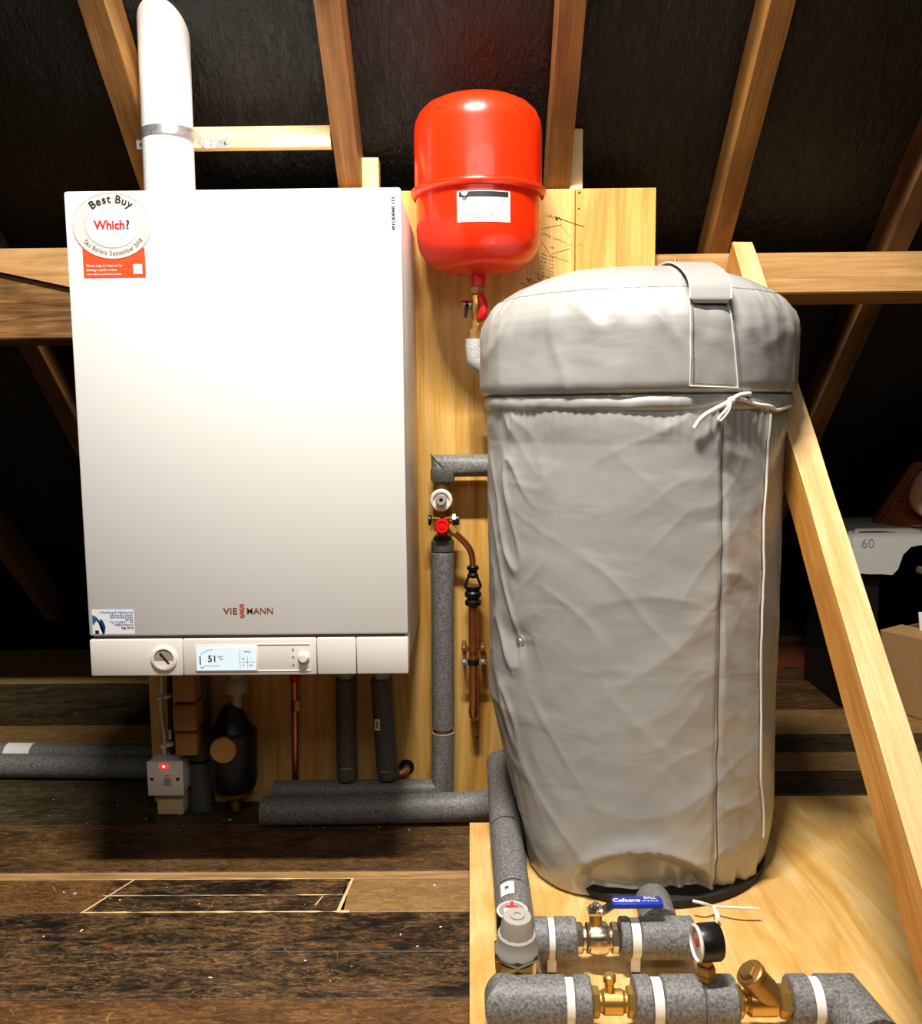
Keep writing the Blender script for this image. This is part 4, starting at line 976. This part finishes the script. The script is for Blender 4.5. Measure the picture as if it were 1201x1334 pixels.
bm = NB(); box(bm, -.752, -.690, 2.09, 2.163, .003, .060, .002); tag(obj('timber_block', bm, m_pine), 'short timber block on the floor directly under the fused switch', 'block')
# pipes along the floor on the left
t = thing('insulated_pipe', 'nearer of the two grey insulated pipes on the floor at far left', 'pipe', (-1.3, 2.30, 0))
bm = NB(); sweep(bm, [(-2.3, 2.36, .032), (-1.2, 2.325, .032), (-.5, 2.29, .032)], .031, 30); obj('foam_sleeve', bm, m_foam, t)
t = thing('insulated_pipe', 'farther grey insulated pipe on the floor at far left, banded with white tape', 'pipe', (-1.3, 2.39, 0))
bm = NB(); sweep(bm, [(-1.19, 2.392, .034), (-.5, 2.358, .034)], .032, 30); obj('foam_sleeve', bm, m_foam, t)
bm = NB(); sweep(bm, [(-1.26, 2.396, .034), (-1.1885, 2.392, .034)], .0325, 30); obj('white_tape', bm, m_card_white, t)
bm = NB(); sweep(bm, [(-2.3, 2.44, .034), (-1.262, 2.396, .034)], .032, 30); obj('foam_sleeve', bm, m_foam, t)

# ------------------------------------------------------------------ pipework on the platform
QZ = .168
t = thing('insulated_pipe', 'thick grey insulated pipe running forward along the left of the cylinder', 'pipe', (.064, 1.6, PZ))
pz = .150
for (a, b_) in (((.060, 1.925, .195), (.061, 1.688, pz+.006)), ((.061, 1.68, pz+.004), (.064, 1.462, pz)), ((.064, 1.455, pz), (.066, 1.225, pz-.002))):
    bm = NB(); cyl(bm, a, b_, .0305, 30, .002); obj('foam_sleeve', bm, m_foam, t)
bm = NB(); prev = None
for i in range(9):
    a_ = math.radians(88+i*5.5); p = [bm.verts.new((.064+.0312*math.cos(a_), y_, .150+.0312*math.sin(a_))) for y_ in (1.408, 1.446)]
    if prev: bm.faces.new((prev[0], p[0], p[1], prev[1]))
    prev = p
tgx = obj('white_tag', bm, m_card_white, t)
bm = NB(); text_bm(bm, '28', .010, (.0535, 1.427, .1802), ux=(0, 1, 0), uz=(-1, 0, -.35)); obj('tag_print', bm, m_ink, tgx, smooth=False)
# pressure reducing valve
px_, py_ = .058, 1.188
t = thing('pressure_reducing_valve', 'brass pressure valve with a grey cap and round gauge at the platform front left', 'valve', (px_, py_, PZ))
ax = Vector((.02, -.10, 1)).normalized(); pb = Vector((px_-.002, py_+.014, .156))
bm = NB(); lathe(bm, [(.022, -.006), (.026, .01), (.0285, .03), (.0295, .045), (.0295, .052)], pb, ax, 32); cyl(bm, (px_, 1.224, .152), (px_, 1.19, .152), .0195, 24, .002); obj('brass_body', bm, m_brass, t)
bm = NB(); hexn(bm, pb+ax*.052, pb+ax*.064, .0345); obj('hex_collar', bm, m_nickel, t)
bm = NB(); lathe(bm, [(.0305, .060), (.0305, .064), (.0275, .069), (.0265, .086), (.0245, .088)], pb, ax, 32); obj('bonnet', bm, m_grey_cap, t)
bm = NB(); lathe(bm, [(.0242, .086), (.0235, .09), (.0205, .110), (.0195, .113), (.011, .114), (.0105, .116), (.005, .116), (.0045, .114), (0, .114)], pb, ax, 12); obj('grey_cap', bm, m_grey_cap, t, angle=20)
gz = .226; gp = Vector((.0535, 1.236, gz))
ga = Vector((0, -.10, 1)).normalized()
bm = NB(); lathe(bm, [(.010, -.04), (.010, -.012), (.0222, -.010), (.0222, .022), (.0215, .024)], gp, ga, 36); gg_ = obj('gauge_case', bm, m_black, t)
bm = NB(); lathe(bm, [(.0215, .0235), (.0222, .0265), (.0205, .028), (.0195, .0255), (0, .0255)], gp, ga, 36); obj('gauge_face', bm, m_wplastic, gg_)
bm = NB(); lathe(bm, [(.012, .0258), (.019, .0258)], gp, ga, 36, closed=False); obj('gauge_scale', bm, m_ink_g, gg_)
bm = NB(); rprism(bm, gp+Vector((-.009, .004, .0255)), (1, 0, 0), (0, 1, .1), ga, .018, .0045, .0015); rprism(bm, gp+Vector((-.002, -.004, .0255)), (1, 0, 0), (0, 1, .1), ga, .0045, .02, .0015); obj('red_pointer', bm, m_ink_r, gg_, smooth=False)
# upper line with the ball valve
def ring_sleeve(name, a, b_, r, mat, parent, label=None):
    bm = NB(); cyl(bm, a, b_, r, 32, .002); o = obj(name, bm, mat, parent)
    if label: o['label'] = label
    return o
LY = 1.302; LR = .0305
t = thing('insulated_pipe', 'short grey insulated pipe between the pressure valve and the ball valve', 'pipe', (.11, LY, PZ))
ring_sleeve('foam_sleeve', (.088, LY, QZ), (.110, LY, QZ), LR, m_foam, t); ring_sleeve('foam_sleeve', (.119, LY, QZ), (.152, LY, QZ), LR, m_foam, t); ring_sleeve('pipe_core', (.080, LY, QZ), (.147, LY, QZ), .0115, m_copper, t)
t = thing('insulated_pipe', 'grey insulated pipe right of the blue-handled ball valve, ending at the gauge', 'pipe', (.28, LY, PZ))
ring_sleeve('foam_sleeve', (.2175, LY, QZ), (.232, LY, QZ), LR, m_foam, t); ring_sleeve('foam_sleeve', (.247, LY, QZ), (.327, LY, QZ), LR, m_foam, t); ring_sleeve('pipe_core', (.217, LY, QZ), (.32, LY, QZ), .0115, m_copper, t)
bm = NB(); sweep(bm, smooth_path([(.283, LY+.028, .172), (.284, LY+.06, .174), (.29, LY+.115, .16)], 2), .0285, 28); obj('foam_elbow', bm, m_foam, t)
def clip(x, y, r, lab, name='pipe_clip'):
    t = thing(name, lab, 'pipe clip', (x, y, PZ))
    bm = NB(); lathe(bm, [(.012, -.0065), (r*.97, -.0065), (r*.97, .0065), (.012, .0065)], (x, y, QZ), (1, 0, 0), 32, closed=False)
    obj('clip_ring', bm, m_clipw, t)
    bm = NB(); box(bm, x-.007, x+.007, y-.014, y-.006, PZ, QZ-.02, .001); box(bm, x-.007, x+.007, y+.006, y+.012, PZ, QZ-.02, .001); box(bm, x-.007, x+.007, y-.014, y+.012, PZ, PZ+.005, .001)
    obj('clip_foot', bm, m_clipw, t)
clip(.1145, LY, .029, 'white pipe clip on the upper pipe, left of the ball valve')
clip(.2395, LY, .029, 'white pipe clip on the upper pipe, right of the ball valve')
t = thing('ball_valve', 'nickel ball valve with a blue lever handle in front of the cylinder', 'valve', (.185, LY, PZ))
bm = NB()
lathe(bm, [(.0165, .150), (.0165, .168), (.0225, .172), (.0245, .180), (.0245, .190), (.0225, .198), (.0165, .202), (.0165, .215)], (0, LY, QZ), (1, 0, 0), 32); obj('valve_body', bm, m_nickel, t)
for a, b_ in ((.148, .162), (.166, .172), (.203, .216)):
    bm = NB(); hexn(bm, (a, LY, QZ), (b_, LY, QZ), .0225); obj('hex_nut', bm, m_nickel, t)
bm = NB(); cyl(bm, (.181, LY, QZ+.02), (.181, LY, QZ+.0405), .0095, 20, .001); obj('spindle', bm, m_brass, t)
bm = NB(); hexn(bm, (.181, LY, QZ+.0435), (.181, LY, QZ+.0505), .011); cyl(bm, (.181, LY, QZ+.05), (.181, LY, QZ+.056), .005, 12, .001); obj('lever_nut', bm, m_chrome, t)
bm = NB(); hw = .0105
pth = [(.169, .2085), (.190, .2085), (.197, .2125), (.206, .2195), (.213, .2215), (.280, .2225)]
pr = []
for x, z in pth: pr.append([bm.verts.new(q) for q in ((x, LY-hw, z), (x, LY+hw, z), (x, LY+hw, z+.0035), (x, LY-hw, z+.0035))])
for a, b_ in zip(pr, pr[1:]):
    for j in range(4): bm.faces.new((a[j], b_[j], b_[(j+1) % 4], a[(j+1) % 4]))
bm.faces.new(pr[0]); bm.faces.new(pr[-1]); hd = obj('steel_lever', bm, m_chrome, t, smooth=False)
bm = NB(); box(bm, .205, .281, LY-.0125, LY+.0125, .2195, .2285, .004); gr = obj('blue_grip', bm, m_blue, hd)
bm = NB(); text_bm(bm, 'Cafaene', .0125, (.2265, LY-.002, .2288), ux=(1, 0, 0), uz=(0, 1, 0), bold=.0002); text_bm(bm, 'BALL', .0085, (.2625, LY+.0045, .2288), ux=(1, 0, 0), uz=(0, 1, 0)); text_bm(bm, 'DN 22 PN 25', .0042, (.2615, LY-.004, .2288), ux=(1, 0, 0), uz=(0, 1, 0)); obj('grip_lettering', bm, m_card_white, t, smooth=False)
bm = NB(); box(bm, .1975, .2045, LY-.005, LY+.005, .2135, .2185); 
for v in bm.verts: v.co.z += (v.co.x-.201)*.75+.0012
obj('lever_mark', bm, m_ink, t, smooth=False)
# gauge on the lower line
LY2 = 1.153; LR2 = .0335
t = thing('pressure_gauge', 'black-cased round pressure gauge standing sideways on a brass stem', 'gauge', (.308, LY2, .19))
gx, gz = .3065, .252
bm = NB(); lathe(bm, [(.0235, -.004), (.0245, 0), (.0245, .022), (.0225, .025), (0, .025)], (gx-.006, LY2, gz), (1, .12, 0), 40); obj('gauge_case', bm, m_black, t)
bm = NB(); lathe(bm, [(.0225, -.004), (.0240, -.006), (.0220, -.0085), (.0205, -.0045), (0, -.0045)], (gx-.006, LY2, gz), (1, .12, 0), 40); gf = obj('gauge_face', bm, m_wplastic, t)
bm = NB(); lathe(bm, [(.006, 0), (.006, .0015), (0, .0018)], (gx-.011, LY2-.0, gz), (-1, -.12, 0), 16); obj('red_hub', bm, m_ink_r, gf)
bm = NB(); lathe(bm, [(.0135, 0), (.0185, 0)], (gx-.0115, LY2, gz), (-1, -.12, 0), 30, closed=False); obj('gauge_scale', bm, m_grey_cap, gf)
bm = NB(); cyl(bm, (.308, LY2, .195), (.308, LY2, .232), .0075, 16); hexn(bm, (.308, LY2, .208), (.308, LY2, .220), .0125); lathe(bm, [(.009, 0), (.0125, .005), (.012, .010), (.009, .013)], (.308, LY2, .196), n=6); obj('brass_stem', bm, m_brass_d, t)
# lower line
t = thing('insulated_pipe', 'grey insulated elbow pipe at the front left corner of the platform', 'pipe', (.09, LY2, PZ))
bm = NB(); sweep(bm, [(.046, LY2+.024, QZ-.006), (.046, LY2, QZ), (.120, LY2, QZ)], .0335, 32); obj('foam_sleeve', bm, m_foam, t)
ring_sleeve('foam_sleeve', (.131, LY2, QZ), (.1545, LY2, QZ), LR2, m_foam, t); ring_sleeve('pipe_core', (.1, LY2, QZ), (.162, LY2, QZ), .0115, m_copper, t)
clip(.1255, LY2, .031, 'white pipe clip near the front left elbow')
t = thing('double_check_valve', 'plain brass check valve with a small round plug on the front pipe', 'valve', (.18, LY2, PZ))
bm = NB(); lathe(bm, [(.0135, .158), (.0135, .168), (.0165, .172), (.0165, .196), (.0135, .200), (.0135, .21)], (0, LY2, QZ), (1, 0, 0), 28); obj('valve_body', bm, m_brass, t)
for a, b_ in ((.155, .166), (.202, .214)):
    bm = NB(); hexn(bm, (a, LY2, QZ), (b_, LY2, QZ), .020); obj('hex_nut', bm, m_brass, t)
bm = NB(); cyl(bm, (.1795, LY2, QZ+.012), (.1795, LY2, QZ+.033), .0065, 16, .001); lathe(bm, [(.0065, .028), (.0085, .030), (.0085, .038), (.006, .040), (0, .040)], (.1795, LY2, QZ), n=20); obj('plug', bm, m_brass, t)
t = thing('insulated_pipe', 'long grey insulated pipe at the front carrying the black gauge', 'pipe', (.29, LY2, PZ))
for a, b_ in ((.212, .2345), (.2495, .3025), (.303, .3465)): ring_sleeve('foam_sleeve', (a, LY2, QZ), (b_, LY2, QZ), LR2, m_foam, t)
ring_sleeve('pipe_core', (.205, LY2, QZ), (.355, LY2, QZ), .0115, m_copper, t)
clip(.242, LY2, .031, 'white pipe clip on the front pipe between check valve and gauge')
t = thing('strainer', 'brass Y-shaped strainer with an angled hexagonal cap on the front pipe', 'valve', (.385, LY2, PZ))
bm = NB(); lathe(bm, [(.014, .348), (.014, .36), (.019, .366), (.019, .40), (.014, .405), (.014, .42)], (0, LY2, QZ), (1, 0, 0), 28); obj('strainer_body', bm, m_brass, t)
for a, b_ in ((.347, .357), (.404, .420)):
    bm = NB(); hexn(bm, (a, LY2, QZ), (b_, LY2, QZ), .0215); obj('hex_nut', bm, m_brass, t)
d_ = Vector((-.62, -.10, .78)).normalized(); p_ = Vector((.398, LY2, QZ+.002))
bm = NB(); lathe(bm, [(.017, 0), (.0185, .02), (.0175, .045), (.0195, .048), (.0195, .055), (.017, .057)], p_, d_, 28); obj('strainer_leg', bm, m_brass_d, t)
bm = NB(); hexn(bm, p_+d_*.055, p_+d_*.063, .0125); obj('hex_cap', bm, m_brass_d, t)
t = thing('insulated_pipe', 'grey insulated elbow pipe at the front right, turning toward the viewer', 'pipe', (.48, LY2, PZ))
ring_sleeve('foam_sleeve', (.419, LY2, QZ), (.4455, LY2, QZ), LR2, m_foam, t); ring_sleeve('pipe_core', (.41, LY2, QZ), (.48, LY2, QZ), .0115, m_copper, t)
bm = NB(); sweep(bm, [(.4585, LY2, QZ), (.492, LY2, QZ), (.502, LY2-.085, QZ)], .0335, 32); obj('foam_sleeve', bm, m_foam, t)
clip(.4520, LY2, .031, 'white pipe clip near the front right elbow')

# ------------------------------------------------------------------ stored things at the right
bm = NB(); box(bm, 1.16, 1.275, 2.84, 3.16, .0005, .43, .01); tag(obj('storage_crate', bm, m_crate), 'black storage crate in the shadow under the white plastic stool', 'crate')
# white stool shell with arched front
t = thing('plastic_stool', 'worn white plastic stool with an arched front, standing over a black crate', 'stool', (1.45, 2.95, .42))
bm = NB()
top = [(1.165, .552), (1.18, .566), (1.215, .572), (1.40, .556), (1.75, .55)]
bot = [(1.75, .524), (1.42, .522), (1.372, .524), (1.345, .519), (1.322, .495), (1.308, .45), (1.292, .432), (1.26, .435), (1.22, .435), (1.17, .44)]
a = [bm.verts.new((x, 2.80, z)) for x, z in top+bot]; f = bm.faces.new(a)
r = bmesh.ops.extrude_face_region(bm, geom=[f])
for v in r['geom']:
    if isinstance(v, bmesh.types.BMVert): v.co.y += .02
bmesh.ops.triangulate(bm, faces=[f for f in bm.faces if len(f.verts) > 4])
obj('arched_apron', bm, m_chairw, t, smooth=False)
bm = NB(); box(bm, 1.17, 1.75, 2.80, 3.06, .552, .580, .012); obj('stool_top', bm, m_chairw, t)
bm = NB(); box(bm, 1.155, 1.175, 2.81, 3.05, .432, .57, .006); obj('stool_side', bm, m_chairw, t)
bm = NB(); box(bm, 1.93, 1.95, 2.81, 3.05, .0, .57, .006); box(bm, 1.74, 1.95, 2.80, 3.06, .55, .58, .008); obj('stool_side', bm, m_chairw, t)
bm = NB(); text_bm(bm, '60', .042, (1.212, 2.7985, .53)); obj('size_lettering', bm, m_ink_g, t, smooth=False)
# wicker basket
bcx, bcy, bz = 1.525, 2.90, .582
bt = thing('wicker_basket', 'brown wicker basket on the white plastic stool at the right edge', 'basket', (bcx, bcy, bz))
bm = NB()
for k in range(30):
    r = .215-.0035*k*1.0 if False else .245-.115*(k/29); z = bz+.003+k*.0062
    n = 56; ring = [Vector((bcx+(r+.003*(1 if (i+k) % 2 else -1))*math.cos(2*PI*i/n), min(bcy+(r+.003*(1 if (i+k) % 2 else -1))*math.sin(2*PI*i/n)*.6, 3.5), z)) for i in range(n)]
    sweep(bm, ring+[ring[0]], .0042, 6, cap=False)
o = obj('weave', bm, m_wicker, bt); o['kind'] = 'stuff'
bm = NB()
for i in range(28):
    a_ = 2*PI*i/28; sweep(bm, [(bcx+.245*math.cos(a_), bcy+.147*math.sin(a_), bz+.002), (bcx+.130*math.cos(a_), bcy+.078*math.sin(a_), bz+.184)], .004, 6)
o = obj('stakes', bm, m_wicker, bt); o['kind'] = 'stuff'
bm = NB(); lathe(bm, [(.22, .002), (.11, .178), (0, .178)], (bcx, bcy, bz), n=32)
for v in bm.verts: v.co.y = bcy+(v.co.y-bcy)*.55
obj('basket_lining', bm, m_rubber, bt)
bm = NB()
cc = Vector((1.405, 2.745, .70))
pts = [cc+Vector((.085*math.cos(a_), -.02+.02*math.sin(a_*2), .075*math.sin(a_))) for a_ in [i*2*PI/28+.4 for i in range(29)]]
sweep(bm, pts, [.022+.004*noise.noise(Vector((i*.7, 0, 0))) for i in range(29)], 14)
pts = [cc+Vector((.045*math.cos(a_), -.01, .04*math.sin(a_))) for a_ in [i*2*PI/20+.4 for i in range(21)]]
sweep(bm, pts, .02, 12)
for v in bm.verts: v.co += Vector(noise.noise_vector(v.co*60))*.004
tag(obj('rolled_blanket', bm, m_blanket), 'fuzzy tan rolled blanket resting on the wicker basket at the right edge', 'blanket')
# cardboard box and contents
t = thing('cardboard_box', 'open brown cardboard box on the floor at the right edge', 'box', (1.65, 3.05, 0))
def quadbox(bm, c, h0, h1):
    a = [bm.verts.new((x, y, h0)) for x, y in c]; b_ = [bm.verts.new((x, y, h1)) for x, y in c]
    bm.faces.new(a); bm.faces.new(b_)
    for i in range(4): bm.faces.new((a[i], a[(i+1) % 4], b_[(i+1) % 4], b_[i]))
bc0 = [Vector((1.28, 2.84)), Vector((1.50, 2.50)), Vector((1.90, 2.75)), Vector((1.68, 3.09))]
def wall(i, h1=.245, h0=.0, th_=.006):
    a = bc0[i]; b_ = bc0[(i+1) % 4]; cm = sum(bc0, Vector((0, 0)))/4; n_ = (cm-(a+b_)/2).normalized()*th_
    bm = NB(); quadbox(bm, [a, b_, b_+n_, a+n_], h0, h1); return bm
for i in range(4): obj('box_wall', wall(i), m_card, t, smooth=False)
bm = NB(); quadbox(bm, bc0, .0005, .006); obj('box_bottom', bm, m_card, t, smooth=False)
bm = NB(); v = [bm.verts.new(q) for q in ((1.28, 2.84, .246), (1.50, 2.50, .246), (1.56, 2.56, .252), (1.36, 2.87, .256))]; f = bm.faces.new(v)
r = bmesh.ops.extrude_face_region(bm, geom=[f])
for v in r['geom']:
    if isinstance(v, bmesh.types.BMVert): v.co.z += .004
obj('box_flap', bm, m_card_in, t, smooth=False)
def crumple(name, c, s, mat, label, cat, seed):
    bm = NB(); bmesh.ops.create_icosphere(bm, subdivisions=4, radius=1)
    for v in bm.verts:
        n_ = v.co.copy(); d = .25*noise.noise(n_*1.7+Vector((seed, 0, 0)))+.12*noise.noise(n_*5+Vector((seed, 3, 0)))
        v.co = Vector((c[0]+n_.x*s[0]*(1+d), c[1]+n_.y*s[1]*(1+d), c[2]+n_.z*s[2]*(1+d)))
    return tag(obj(name, bm, mat), label, cat)
crumple('paper_bundle', (1.585, 2.78, .325), (.17, .10, .065), m_sack, 'crumpled pale paper bundle on top of the cardboard box', 'paper', 4)
bm = NB(); rprism(bm, (1.385, 2.80, .255), (1, -.25, 0), (-.12, 0, 1), (0, 1, 0), .05, .06, .006, .002); tag(obj('white_card', bm, m_card_white, smooth=False), 'small white card standing in the cardboard box flap', 'card')
bm = NB(); rprism(bm, (1.40, 2.72, .425), (1, -.1, -.12), (0, 1, 0), (0, 0, 1), .3, .16, .022, .004); tag(obj('folder', bm, plain('grey_green_card', '6e6248', .7), smooth=False), 'dark folder lying above the crumpled paper at the right edge', 'folder')
# dark lumber at the back
t = thing('low_box', 'low dark box with a red-brown edge at the back, right of the cylinder', 'box', (1.1, 3.30, 0))
bm = NB(); box(bm, .75, 1.262, 3.28, 3.48, .0005, .098, .003); obj('box_body', bm, plain('dull_red_wood', '6a3018', .6), t, smooth=False)
bm = NB(); box(bm, .75, 1.265, 3.27, 3.49, .098, .122, .003); obj('box_lid', bm, plain('dull_green_lid', '5c5430', .6), t, smooth=False)
